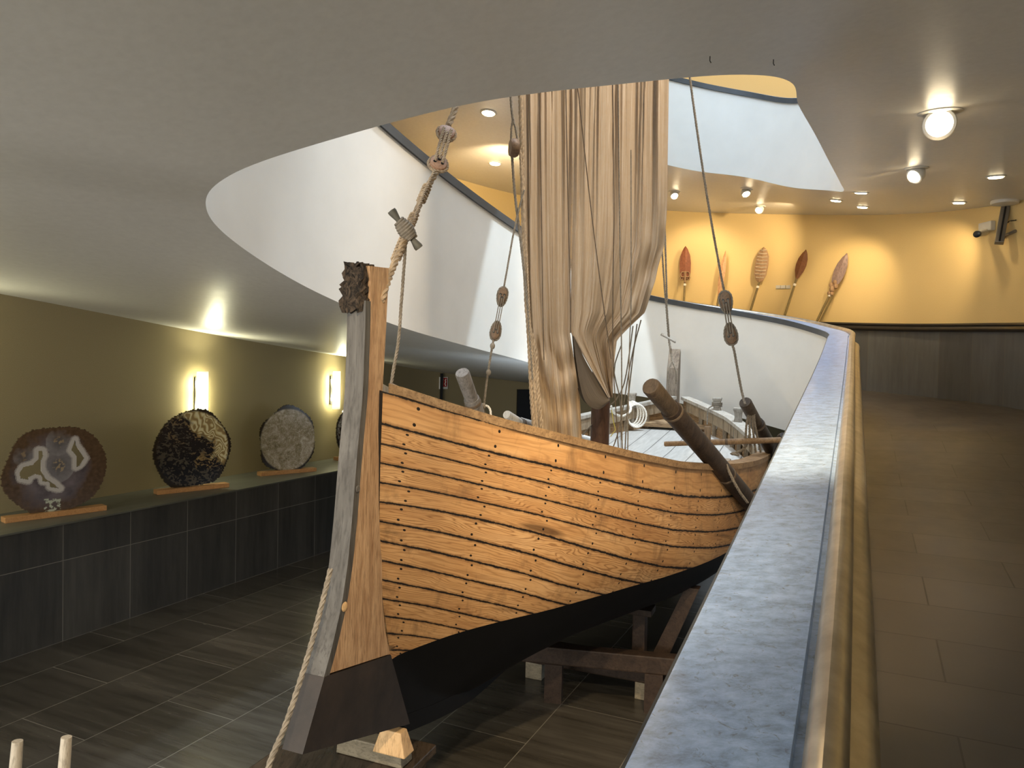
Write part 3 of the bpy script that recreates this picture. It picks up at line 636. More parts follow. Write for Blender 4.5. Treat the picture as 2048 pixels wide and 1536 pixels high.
# ------------------------------------------------------------------ oars and poles
def pole(name, p0, p1, r0, r1, mats, label, cat, grip=.42, blade=False):
    p0 = np.asarray(p0, float); p1 = np.asarray(p1, float); d = p1 - p0; L = np.linalg.norm(d); d /= L
    root = empty(name, (p0 + p1) / 2); tag(root, label, cat)
    g = min(grip, L * .4)
    MB().tube([p0, p0 + d * .012, p0 + d * g], [r0 * .86, r0 * .95, r0 * .9], 16).build('grip', M[mats[1]], root, True)
    MB().tube([p0 + d * (g - .02), p0 + d * g, p0 + d * (g + L) * .5, p1], [r1 * .95, r1, r1, r1 * .92], 16).build('shaft', M[mats[0]], root, True)
    for k in ((g + .02), L * .55):
        q = p0 + d * k; MB().tube([q - d * .012, q, q + d * .012], [r1 * 1.02, r1 * 1.07, r1 * 1.02], 16).build('binding', M['ropedark'], root, True)
    return root
def extend(p0, p1, k): return np.asarray(p0) + (np.asarray(p1) - np.asarray(p0)) * k
a0 = at(1301, 772, 4.30); a1 = at(1441, 936, 5.05)
pole('oar', a0, extend(a0, a1, 2.0), .058, .064, ('oar', 'oarhandle'), 'thick dark oar slanting over the near gunwale in front of the deck', 'oar', .30)
b0 = at(1490, 804, 6.25); b1 = at(1550, 912, 6.75)
pole('oar', b0, extend(b0, b1, 1.75), .056, .060, ('oar', 'oarhandle'), 'shorter dark oar beside the stone coping with rope looped under it', 'oar', .32)
c0 = at(924, 745, 4.95); c1 = at(960, 845, 5.25)
pole('oar', c0, extend(c0, c1, 1.5), .052, .056, ('greyoar', 'greyoar'), 'silver grey oar shaft standing up behind the bow gunwale', 'oar', .26)
d0 = at(1013, 829, 5.7); d1 = at(1062, 853, 6.0)
pole('oar', d0, extend(d0, at(1075, 866, 6.1), 1.6), .036, .040, ('greyoar', 'whiteoar'), 'oar with skylit white handle lying behind the near gunwale left of the sail', 'oar', .22)
pole('spar', at(1040, 842, 6.1), at(1180, 880, 7.0), .034, .034, ('whiteoar', 'whiteoar'), 'skylit white spar lying across the boat behind the foot of the sail', 'spar', .2)
pole('boat_hook', at(1329, 888, 6.6), at(1562, 880, 6.2), .024, .026, ('gunwale', 'gunwale'), 'thin brown pole lying level across the stern deck', 'pole', .25)
mb = MB(); e0 = at(1567, 870, 6.35); mb.tube([e0, e0 + (at(1555, 925, 6.6) - e0) * .1, at(1553, 925, 6.6)], [.03, .05, .055], 14)
tag(mb.build('oar_blade_end', M['oar'], None, True), 'rounded black oar end poking up at the edge of the coping', 'oar')
th = MB(); c = at(1414, 905, 5.7); th.box(c + np.array([0, 0, .03]), (.05, .05, .34), (BU, BN, np.array([0, 0, 1.])), .92, .006)
tag(th.build('thole_post', M['sternwood']), 'short upright wooden peg rising beside the dark oar on deck', 'post')

# ------------------------------------------------------------------ sail
SY = 5.55
def interp(tab, y): return float(np.interp(y, [t[0] for t in tab], [t[1] for t in tab]))
LEFT = [(-260, 1036), (150, 1040), (450, 1046), (560, 1050), (700, 1058), (800, 1062), (860, 1068), (960, 1076)]
MID = [(-260, 1152), (150, 1146), (668, 1140), (730, 1150), (800, 1160), (960, 1168)]
RL = [(-260, 1152), (150, 1146), (660, 1141), (668, 1143), (735, 1180), (795, 1216)]
RR = [(-260, 1345), (150, 1338), (420, 1334), (490, 1329), (535, 1316), (560, 1311), (600, 1298), (625, 1290), (655, 1258), (680, 1234), (720, 1229), (760, 1226), (795, 1226)]
sail = empty('sail', at(1180, 880, SY)); tag(sail, 'tall tan canvas sail hanging in long folds from the mast', 'sail')
pl = [(rng.uniform(14, 60), rng.uniform(0, 6.28), rng.uniform(.4, 1)) for _ in range(5)]
RIDGE = sorted([(rng.uniform(0, 2), rng.uniform(.006, .02), rng.uniform(.008, .022), rng.uniform(-.05, .05)) for _ in range(46)])
def pleat(s, y):
    yy = (y - 150) / 700; z = 0
    z += .035 * math.sin(s * 7.0 + .5) + .012 * math.sin(s * 23 + yy * 1.6) + .006 * math.sin(s * 51 - yy * 2.2)
    for c_, w_, h_, dr in RIDGE:
        d = (s - c_ - dr * yy - .012 * math.sin(yy * 5 + c_ * 9)) / w_
        if abs(d) < 3: z += h_ * (1 - .35 * yy) * math.exp(-d * d)
    return z
def sail_grid(lt, rt, y0, y1, ny, nx, s0, s1, extra=None, yoff=0.0):
    vs = []; uv = []; fs = []
    for j in range(ny + 1):
        y = y0 + (y1 - y0) * j / ny; xl, xr = interp(lt, y), interp(rt, y)
        for i in range(nx + 1):
            k = i / nx; s = s0 + (s1 - s0) * k; dz = pleat(s, y)
            if extra: dz += extra(k, y)
            x = xl + (xr - xl) * k
            vs.append(at(x, y, SY - dz + yoff + .22 * s)); uv.append((s, y / 300))
    n = nx + 1
    for j in range(ny):
        for i in range(nx): fs.append((j * n + i, (j + 1) * n + i, (j + 1) * n + i + 1, j * n + i + 1))
    return vs, fs, uv
def exL(k, y):
    z = 0
    if y > 672:
        xx = interp(LEFT, y) + (interp(MID, y) - interp(LEFT, y)) * k; dx_ = (xx - 1128) / 62; dy_ = (y - 672) / 150; rr = math.sqrt(dx_ * dx_ + dy_ * dy_); fade = min(1, (y - 672) / 60) * math.exp(-max(0, rr - 1.25) * 3)
        z += fade * (.045 * math.sin(rr * 12) + .05 * math.cos(rr * 2.6))
    if y > 640:
        t = (y - 640) / 300; z += .10 * t * math.sin(k * 9.5 + 1.2 * t) + .06 * t * math.sin((k - .75) * 24) * (k > .5)
        c = .35 + .28 * ((y - 700) / 200); d = k - c          # the belly hanging between the two corners
        if 700 < y < 850: z += .10 * math.exp(-(d / .16) ** 2) * math.sin((y - 700) / 150 * math.pi)
    return z
def exR(k, y):
    z = 0
    if y > 430: 
        t = min(1, (y - 430) / 120); g = max(0, (k - .62) / .38)
        z += t * g * (.05 * math.sin(y * .045 + k * 14) + .022 * math.sin(y * .085 - k * 17) + .035 * math.sin(k * 26))
    if y > 600: z += .05 * ((y - 600) / 190) * math.sin(k * 6 + y * .01)
    return z
mb = MB(); mb.add(*sail_grid(LEFT, MID, -260, 950, 150, 80, 0, .75, exL)); mb.build('canvas_panel', M['sail'], sail, True)
mb = MB(); mb.add(*sail_grid(RL, RR, -260, 795, 150, 120, .75, 2.0, exR)); mb.build('canvas_panel', M['sail'], sail, True)
# folded under-layers showing in the slit
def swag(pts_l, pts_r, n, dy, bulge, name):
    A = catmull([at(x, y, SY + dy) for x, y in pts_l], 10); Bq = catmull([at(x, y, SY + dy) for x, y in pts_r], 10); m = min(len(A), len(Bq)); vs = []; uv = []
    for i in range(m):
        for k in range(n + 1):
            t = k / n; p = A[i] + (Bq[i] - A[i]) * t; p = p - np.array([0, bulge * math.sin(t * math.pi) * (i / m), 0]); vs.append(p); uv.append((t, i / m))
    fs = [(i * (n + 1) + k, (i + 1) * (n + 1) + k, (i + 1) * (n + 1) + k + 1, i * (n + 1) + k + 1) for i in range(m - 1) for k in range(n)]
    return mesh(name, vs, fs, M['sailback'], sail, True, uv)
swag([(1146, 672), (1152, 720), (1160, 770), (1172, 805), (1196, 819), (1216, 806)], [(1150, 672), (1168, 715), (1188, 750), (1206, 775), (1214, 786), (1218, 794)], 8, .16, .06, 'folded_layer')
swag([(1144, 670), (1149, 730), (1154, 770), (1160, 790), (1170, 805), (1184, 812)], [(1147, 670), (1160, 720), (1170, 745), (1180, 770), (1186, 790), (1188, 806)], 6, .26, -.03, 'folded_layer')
for dx, rr_ in ((1, .016), (17, .017)):
    pts = [at(interp(LEFT, y) + (dx if y > 640 else min(dx, 2 + 0 * y)) * (1 if dx < 5 else max(.1, (y - 150) / 750)), y, SY - .07) for y in (-260, 0, 150, 300, 450, 560, 640, 700, 760, 820, 880, 950)]
    mb = MB(); rope_mb(mb, catmull(pts, 5), rr_); mb.build('bolt_rope', M['rope'], sail, True)
# thin lines on the face of the sail
LINES = [([(1078, 150), (1083, 420), (1086, 640), (1088, 720)], .0035), ([(1131, 150), (1136, 400), (1140, 560), (1141, 666)], .004), ([(1153, 150), (1180, 400), (1200, 560), (1222, 718)], .004),
         ([(1225, 150), (1228, 400), (1226, 560), (1226, 710), (1233, 840), (1239, 925)], .004), ([(1236, 150), (1240, 500), (1243, 700), (1244, 880), (1247, 925)], .005), ([(1262, 300), (1262, 600), (1259, 690), (1256, 860), (1255, 925)], .004)]
for k, (pts, r) in enumerate(LINES):
    P = [at(x, y, SY - .12 if y < 730 else SY - .12 + (y - 730) / 190 * .2) for x, y in pts]
    lab = ['thin brailing line down the far left folds of the sail', 'thin line ending at the slit in the sail', 'thin line slanting across the middle of the sail to its lower corner', 'thin line dropping past the sail corner to the deck', 'pale twin stranded line falling straight to the deck', 'thin line falling from the gathered right edge of the sail'][k]
    tag(rope('brailing_line', P, r, M['ropedark' if k < 4 else 'ropegrey'], None, True, k == 4), lab, 'rope')
SL = [([(1282, 640), (1262, 720), (1240, 850), (1222, 905)], 'pale slack line sloping from the gathered sail edge to the deck'), ([(1266, 652), (1250, 760), (1232, 800), (1218, 812), (1165, 870)], 'pale line curving behind the mast from the sail edge'),
      ([(1274, 648), (1256, 800), (1250, 900)], 'fine pale line hanging steeply right of the mast'), ([(1243, 690), (1228, 740), (1240, 800), (1243, 880)], 'bent grey line hanging below the sail corner')]
for pts, lab in SL:
    tag(rope('sheet_line', [at(x, y, 6.5) for x, y in pts], .0055, M['ropegrey'], None, True, False), lab, 'rope')
tag(rope('yellow_cord', [at(1223, 820, 6.45), at(1228, 850, 6.4), at(1232, 868, 6.4), at(1221, 873, 6.4)], .004, M['ropeyellow'], None, True, False), 'short yellow cord at the right side of the mast', 'rope')

# ------------------------------------------------------------------ rigging
def deadeye(name, p, up, size, thick, mat, parent, face=None, asp=.86):
    """flat pear shaped block with three holes (dark discs set in) and a rope strop round its rim"""
    p = np.asarray(p, float); up = np.asarray(up, float); up /= np.linalg.norm(up); f = np.asarray(face if face is not None else (EYE - p), float); f = f - up * (f @ up); f /= np.linalg.norm(f); side = np.cross(up, f)
    ring = []
    for k in range(28):
        a = 2 * math.pi * k / 28; r = size * (1 + .18 * math.sin(a)) ; ring.append((math.cos(a) * size * asp, math.sin(a) * r * (1.25 if asp < .8 else 1)))
    mb = MB(); vs = []; prof = [(-.5, .82), (-.42, .95), (0, 1.0), (.42, .95), (.5, .82)]
    for h, s in prof:
        for x, y in ring: vs.append(p + side * x * s + up * y * s + f * thick * h)
    n = 28; fs = [(i * n + k, i * n + (k + 1) % n, (i + 1) * n + (k + 1) % n, (i + 1) * n + k) for i in range(4) for k in range(n)] + [tuple(range(n))[::-1], tuple(4 * n + k for k in range(n))]
    mb.add(vs, fs); o = mb.build(name, mat, parent, True)
    hs = MB(); hp = []
    for x, y in ((-.44 * asp, .0), (0, .42), (.44 * asp, .0)):
        c = p + side * x * size + up * y * size + f * thick * .5; hs.lathe([(0, .002), (size * .17, .002), (size * .17, -.004)], c, f, 12); hp.append(c)
    hs.build('lanyard_hole', M['black_plastic'], o)
    return o, hp, ring, (side, up, f)
def strop(p, frame, size, r, mat, parent, name='strop', asp=.86):
    side, up, f = frame; pts = [np.asarray(p) + side * math.cos(a) * size * asp * 1.1 + up * math.sin(a) * size * (1 + .18 * math.sin(a)) * 1.07 * (1.25 if asp < .8 else 1) for a in np.linspace(0, 2 * math.pi, 30)]
    mb = MB(); rope_mb(mb, pts, r); mb.build(name, mat, parent, True)
def stay(name, label, top, bottom_pts, d_up, d_lo, size, r_top, r_bot, mat, bmat, lan_r, asp=.86):
    root = empty(name, bottom_pts[-1]); tag(root, label, 'rigging')
    d_up = np.asarray(d_up); d_lo = np.asarray(d_lo); up = d_up - d_lo; up /= np.linalg.norm(up)
    o1, h1, ring, fr1 = deadeye('deadeye', d_up, -up, size, size * .75, bmat, root, None, asp); o2, h2, ring2, fr2 = deadeye('deadeye', d_lo, up, size, size * .75, bmat, root, None, asp)
    strop(d_up, fr1, size, size * .17, mat, root, 'strop', asp); strop(d_lo, fr2, size, size * .17, mat, root, 'strop', asp)
    h2 = h2[::-1]
    for a, b in zip(h1, h2):
        mb = MB(); f = fr1[2] * lan_r; rope_mb(mb, [a + f, a + f * 1.5 + (b - a) * .1, b + f * 1.5 + (a - b) * .1, b + f], lan_r); mb.build('lanyard', mat, root, True)
    rope('stay_rope', list(top) + [d_up + up * size * 1.15], r_top, mat, root); rope('stay_rope', [d_lo - up * size * 1.15] + list(bottom_pts), r_bot, mat, root)
    return root, up
# forestay tackle at the bow
FT = at(893, 266, 4.0); FL = at(876, 330, 3.86)
fs_root, fup = stay('forestay_tackle', 'heavy rope tackle with two pale red deadeyes rising from the stem head', [at(935, 120, 4.30), at(914, 205, 4.13)], [at(848, 388, 3.72), at(820, 455, 3.55), at(790, 525, 3.34), at(774, 566, 3.22), at(763, 600, 3.15)], FT, FL, .052, .018, .0165, M['rope'], M['block'], .0085)
for y0, y1, x0, x1 in ((372, 405, 855, 841), (430, 455, 829, 818), (478, 520, 808, 791)):
    A = at(x0, y0, 3.76 - (y0 - 372) / 230 * .55); B = at(x1, y1, 3.76 - (y1 - 372) / 230 * .55); n = int(np.linalg.norm(B - A) / .011); mb = MB(); d = (B - A) / np.linalg.norm(B - A); e1 = np.cross(d, [0, 1, 0]); e1 /= np.linalg.norm(e1); e2 = np.cross(d, e1)
    mb.tube([A + d * i * .0028 + (e1 * math.cos(i * 2 * math.pi / 4) * 0 + e1 * math.cos(i * math.pi / 4) + e2 * math.sin(i * math.pi / 4)) * .0195 for i in range(int(np.linalg.norm(B - A) / .0028))], .006, 5); mb.build('whipping', M['rope'], fs_root, True)
rope('lanyard_tail', [at(869, 342, 3.80), at(846, 392, 3.68), at(828, 440, 3.55), at(815, 470, 3.47)], .008, M['rope'], fs_root)
# toggle and its lashing
A = at(782, 420, 3.44); B = at(839, 497, 3.50); d = B - A; L = np.linalg.norm(d); d /= L
tg = empty('wooden_toggle', (A + B) / 2); tag(tg, 'grey green wooden toggle lashed across the forestay above the stem', 'toggle')
MB().lathe([(0, 0), (.020, .002), (.021, .012), (.013, .05), (.012, .10), (.012, L - .10), (.013, L - .05), (.021, L - .012), (.020, L - .002), (0, L)], A, d, 16).build('spindle', M['toggle'], tg, True)
mb = MB(); e1 = np.cross(d, [0, 1, 0]); e1 /= np.linalg.norm(e1); e2 = np.cross(d, e1)
mb.tube([A + d * (L * .28 + L * .46 * i / 140) + (e1 * math.cos(i * .36) + e2 * math.sin(i * .36)) * (.020 + .012 * math.sin(i / 140 * math.pi)) for i in range(141)], .0085, 6); mb.build('lashing', M['ropegrey'], tg, True)
tag(rope('hanging_rope', [at(811, 478, 3.50), at(809, 520, 3.52), at(803, 600, 3.52), at(797, 680, 3.50), at(787, 740, 3.45), at(781, 778, 3.42)], .008, M['ropegrey']), 'loose grey rope hanging from the toggle down to the bow rail', 'rope')
tag(rope('bow_rope', [at(661, 1138, 2.83), at(646, 1200, 2.77), at(624, 1283, 2.70), at(604, 1350, 2.64), at(572, 1447, 2.55), at(541, 1522, 2.47), at(512, 1620, 2.42), at(492, 1720, 2.45)], .0105, M['ropegrey']), 'twisted grey rope running down the front edge of the stem', 'rope')
# left shroud with pulley block
lsh, _ = stay('shroud', 'thin port shroud with brown deadeyes against the bright white parapet', [at(1048, 380, 5.35), at(1030, 452, 5.3), at(1014, 540, 5.25)], [at(985, 690, 5.2), at(975, 752, 5.2), at(969, 800, 5.2), at(965, 838, 5.2)], at(1005, 590, 5.24), at(991, 665, 5.22), .050, .007, .008, M['ropegrey'], M['blockdark'], .0035, .62)
for x, y in ((985, 692), (977, 745), (967, 812)): MB().sphere(at(x, y, 5.2), (.018, .018, .024), 10).build('knot', M['ropegrey'], lsh, True)
tag(rope('shroud_loop', [at(967, 812, 5.2), at(975, 812, 5.2), at(981, 822, 5.2), at(981, 842, 5.2)], .008, M['ropewhite'], None, True), 'white rope loop at the foot of the port shroud', 'rope')
hb = empty('halyard_block', at(1028, 296, 5.35)); tag(hb, 'rounded wooden pulley block hanging left of the sail', 'pulley')
MB().lathe([(0, -.03), (.055, -.03), (.066, -.012), (.066, .012), (.055, .03), (0, .03)], at(1028, 296, 5.35), (1, .25, 0), 24).build('shell', M['blockdark'], hb, True)
mbs = MB(); rope_mb(mbs, [at(1022, 280, 5.35), at(1023, 255, 5.35), at(1026, 240, 5.35)], .008); rope_mb(mbs, [at(1036, 285, 5.35), at(1031, 255, 5.35), at(1026, 240, 5.35)], .008); mbs.build('strop', M['ropegrey'], hb, True)
rope('hauling_line', [at(1021, 110, 5.35), at(1022, 200, 5.35), at(1026, 240, 5.35)], .010, M['ropegrey'], hb)
rope('hauling_line', [at(1024, 312, 5.35), at(1030, 390, 5.35), at(1040, 470, 5.33), at(1050, 560, 5.3), at(1058, 640, 5.3), at(1066, 760, 5.3)], .010, M['ropegrey'], hb)
rope('hauling_line', [at(1040, 300, 5.35), at(1046, 400, 5.35), at(1052, 500, 5.33), at(1058, 620, 5.3), at(1068, 760, 5.3), at(1076, 880, 5.3)], .010, M['rope'], hb)
# right shroud
stay('shroud', 'long starboard shroud with brown deadeyes in front of the pale parapet', [at(1374, 90, 6.3), at(1383, 180, 6.3), at(1412, 380, 6.3), at(1440, 540, 6.3)], [at(1469, 705, 6.3), at(1477, 750, 6.28), at(1484, 785, 6.26), at(1490, 808, 6.2)], at(1451, 600, 6.3), at(1462, 672, 6.3), .068, .010, .011, M['ropegrey'], M['blockdark'], .006, .66)
st = empty('backstay', at(1345, 720, 9.9)); tag(st, 'pale backstay rope with a small crossed toggle tied to the stern post', 'rigging')
rope('stay_rope', [at(1318, 380, 9.2), at(1324, 500, 9.4), at(1331, 600, 9.6)], .012, M['ropegrey'], st); rope('stay_rope', [at(1327, 380, 9.2), at(1331, 500, 9.4), at(1334, 600, 9.6)], .012, M['ropegrey'], st)
rope('stay_rope', [at(1332, 600, 9.6), at(1335, 640, 9.7), at(1338, 678, 9.8), at(1342, 705, 9.78), at(1344, 724, 9.75)], .016, M['ropegrey'], st)
MB().tube([at(1322, 668, 9.75), at(1338, 677, 9.72), at(1351, 684, 9.75)], [.018, .014, .018], 8).build('toggle', M['palewood'], st, True)
rope('loop', [at(1344, 722, 9.75), at(1336, 742, 9.72), at(1337, 768, 9.75)], .012, M['ropegrey'], st); rope('loop', [at(1344, 722, 9.75), at(1352, 742, 9.72), at(1352, 768, 9.75)], .012, M['ropegrey'], st)
# white rope coil on the far bitt
cb = BITTS[0]; mb = MB()
for k in range(4):
    pts = [cb + np.array([math.sin(a) * (.075 + .016 * k) + .018 * k, -.075 - .012 * k, .05 - .15 + .15 * math.cos(a) - .012 * k]) for a in np.linspace(0, 2 * math.pi, 22)]
    rope_mb(mb, pts, .013)
rope_mb(mb, catmull([cb + np.array([-.06, -.08, .06]), at(1262, 820, 8.6), at(1245, 832, 8.3), at(1228, 826, 8.0), at(1222, 812, 7.8)], 8), .012)
tag(mb.build('rope_coil', M['ropewhite'], None, True), 'white rope coiled over a bitt on the far gunwale', 'rope')
mb = MB(); c = BITTS[1]
for k in range(3): rope_mb(mb, [c + np.array([math.cos(a) * .058, math.sin(a) * .058, .05 + .02 * k]) for a in np.linspace(0, 6.5, 24)], .009)
rope_mb(mb, catmull([c + np.array([-.06, 0, .05]), c + np.array([-.12, -.03, .0]), c + np.array([-.13, -.05, -.18])], 6), .009)
tag(mb.build('rope_turns', M['ropegrey'], None, True), 'grey rope wound round the stern bitt nearest the stern post', 'rope')
mb = MB()
for k, x in enumerate((1497, 1503, 1509, 1514)): rope_mb(mb, catmull([at(1499 + k * 3, 822, 6.3), at(x - 4, 850, 6.3), at(x + (k - 1.5) * 5, 905, 6.35)], 6), .010)
tag(mb.build('rope_lashing', M['ropegrey'], None, True), 'grey rope strands looped under the shorter dark oar', 'rope')
tag(rope('deck_rope', [at(1500, 868, 6.4), at(1490, 895, 6.35), at(1473, 905, 6.3), at(1462, 907, 6.3), at(1478, 910, 6.28)], .012, M['ropegrey']), 'grey rope tail curling on the white stern deck', 'rope')
tag(rope('oar_grommet', [at(1452, 929, 4.98), at(1465, 958, 5.02), at(1480, 985, 5.1), at(1495, 1005, 5.2)], .010, M['ropegrey']), 'thin rope running along the lower shaft of the long dark oar', 'rope')

# ------------------------------------------------------------------ supports under the boat
ax = (BU, BN, np.array([0, 0, 1.]))
P1 = at_z(873, 1489, .47); tcn = P1 - BU * .36 - BN * .34
def tpt(u, n, z): p = tcn + BU * u + BN * n; p[2] = z; return p
tb = empty('display_table', tpt(0, 0, 0)); tag(tb, 'low dark glossy table under the foot of the stem', 'table')
MB().box(tpt(0, .0, .448), (.72, .68, .045), ax, 1, .006).build('table_top', M['table'], tb)
for s in (-1, 1):
    for q in (-1, 1): MB().box(tpt(s * .29, q * .27, .213), (.07, .07, .426), ax, 1, .005).build('leg', M['table'], tb)
    MB().box(tpt(s * .29, 0, .385), (.05, .47, .08), ax).build('rail', M['table'], tb)
def chock(p, z, lx, ly, h, mat, name, label, taper=.62):
    p = np.array(p); p[2] = z + h / 2; o = MB().box(p, (lx, ly, h), ax, taper, .006).build(name, M[mat]); tag(o, label, 'block'); return o
chock(at_z(748, 1500, .50), .472, .10, .36, .085, 'blockgrey', 'keel_chock', 'grey lower timber chock lying on the dark table under the stem', .95)
chock(at_z(787, 1484, .60), .558, .09, .17, .105, 'blockwood', 'wedge_block', 'pale pine wedge block tight against the tarred stem foot', .62)
def tz(u, n, z): p = bw(u, n, 0); p[2] = z; return p
tr = empty('trestle', tz(2.6, .7, 0)); tag(tr, 'dark timber trestle propping the black hull amidships', 'trestle')
MB().box(tz(2.6, .72, .06), (.13, .13, .12), ax, 1, .006).build('foot_block', M['blockgrey'], tr)
MB().box(tz(2.6, .30, .195), (.13, 1.15, .15), ax, 1, .01).build('cross_beam', M['trestle'], tr)
MB().box(tz(2.6, -.15, .06), (.13, .13, .12), ax, 1, .006).build('foot_block', M['blockgrey'], tr)
MB().box(tz(2.62, .66, .43), (.10, .09, .32), ax, 1, .008).build('post', M['trestle'], tr)
MB().box(tz(2.62, .60, .612), (.16, .30, .045), ax, 1, .006).build('hull_pad', M['trestle'], tr)
MB().prism([tz(2.66, .74, .27), tz(2.66, .86, .27), tz(2.66, 1.08, .80), tz(2.66, .98, .80)], BU * .09).build('brace', M['trestle'], tr)
q0 = at_z(1040, 1312, .33); q1 = at_z(1378, 1344, .33); dq = (q1 - q0); lq = np.linalg.norm(dq); dq /= lq
kb = empty('support_beam', (q0 + q1) / 2); kb.location.z = 0; tag(kb, 'long grey timber beam lying low across the floor under the keel', 'beam')
dn = np.array([-dq[1], dq[0], 0])
MB().box((q0 + q1) / 2 + dn * .1, (lq, .10, .12), (dq, dn, np.array([0, 0, 1.])), 1, .01).build('timber', M['trestle'], kb)
for k_ in (.2, .8):
    c_ = q0 + dq * lq * k_ + dn * .1; c_[2] = .135; MB().box(c_, (.12, .10, .27), (dq, dn, np.array([0, 0, 1.]))).build('foot', M['trestle'], kb)

# two pale pegs at the lower left
for k, (x0, y0, lab) in enumerate(((35, 1482, 'leftmost pale tapered wooden pole at the lower left corner'), (133, 1474, 'pale tapered wooden pole standing right of its twin at the lower left'))):
    p = at(x0, y0, 2.15); b = p + np.array([-.06, -.05, 0]); b[2] = 0
    tag(MB().tube([b, p + (b - p) * .03, p], [.034, .0155, .0145], 14).build('wooden_pole', M['peg'], None, True), lab, 'pole', 'wooden poles at the lower left')

# ------------------------------------------------------------------ agate slices on the ledge
def agate(name, cx, base_y, wpx, hpx, mat, label, cat, seed, holes=(), colors=None, base_w=None, N=110, tilt=0):
    q = at_z(cx, base_y, LZ + .045); sc = q[1] / FPX / math.cos(0); wid = wpx * sc * 1.03; hei = hpx * sc
    r_ = np.random.default_rng(seed); ph = r_.uniform(0, 6.28, 8); am = r_.uniform(.006, .03, 8)
    face = (EYE - q); face[2] = 0; face /= np.linalg.norm(face); face = face * .55 + np.array([VN[0], VN[1], 0]) * .45; face /= np.linalg.norm(face); side = np.cross(np.array([0, 0, 1.]), face); up = np.array([0, 0, 1.])
    side = -side if side @ CR < 0 else side
    def inside(x, y):
        a = math.atan2(y, x); R = 1 + sum(am[k] * math.sin((k + 2) * a + ph[k]) for k in range(5)) +   .007 * math.sin(37 * a + ph[5]) + .006 * math.sin(61 * a + ph[6]) + .006 * math.sin(97 * a)
        if y < -.9: return False
        if x * x + y * y > (R * .975) ** 2: return False
        for h in holes:
            c = False; j = len(h) - 1
            for i in range(len(h)):
                if (h[i][1] > y) != (h[j][1] > y) and x < (h[j][0] - h[i][0]) * (y - h[i][1]) / (h[j][1] - h[i][1]) + h[i][0]: c = not c
                j = i
            if c: return False
        return True
    cell = {}; vid = {}; vs = []; uv = []; cols = []; fs = []
    thick = .028; asp = 1
    kx = (cx - 1024) / FPX; pf = abs(side @ CR - kx * (side @ CF)); hw = wid / 2 / pf; hh = hei / 2 / .96
    def vert(i, j, s):
        key = (i, j, s)
        if key not in vid:
            x = (i / N * 2 - 1) * 1.06; y = (j / N * 2 - 1) * 1.06; vid[key] = len(vs)
            vs.append(q + side * x * hw + up * (max(y, -.9) + .9) * hh + face * (thick / 2 * s)); uv.append((x, y)); cols.append(colors(x, y) if colors else (0, 0, 0))
        return vid[key]
    for i in range(N):
        for j in range(N):
            cell[i, j] = inside(((i + .5) / N * 2 - 1) * 1.06, ((j + .5) / N * 2 - 1) * 1.06)
    for (i, j), ins_ in cell.items():
        if not ins_: continue
        fs.append((vert(i, j, 1), vert(i + 1, j, 1), vert(i + 1, j + 1, 1), vert(i, j + 1, 1))); fs.append((vert(i, j, -1), vert(i, j + 1, -1), vert(i + 1, j + 1, -1), vert(i + 1, j, -1)))
        for di, dj, e in ((-1, 0, ((i, j), (i, j + 1))), (1, 0, ((i + 1, j + 1), (i + 1, j))), (0, -1, ((i + 1, j), (i, j))), (0, 1, ((i, j + 1), (i + 1, j + 1)))):
            if not cell.get((i + di, j + dj), False):
                a_, b_ = e; fs.append((vert(*a_, 1), vert(*b_, 1), vert(*b_, -1), vert(*a_, -1)))
    o = mesh(name, vs, fs, mat, None, False, uv)
    if colors:
        ca = o.data.color_attributes.new('Pattern', 'FLOAT_COLOR', 'POINT')
        ca.data.foreach_set('color', np.array([tuple(c) + (1,) for c in cols], np.float32).ravel())
    tag(o, label, 'agate slice')
    bwid = (base_w or wpx * .98) * sc / pf; bb = q.copy(); bb[2] = LZ + .0225
    s2 = VU if VU @ side > 0 else VU; s2 = side * .8 + VU * .2 * np.sign(VU @ side); s2 /= np.linalg.norm(s2); f2 = np.cross(s2, up)
    s_ = MB().box(bb, (bwid, .11, .045), (s2, f2, up), 1, .004).build('wooden_stand', M['standwood']); return o, s_
def nz(P, z): return (x_ for x_ in ())
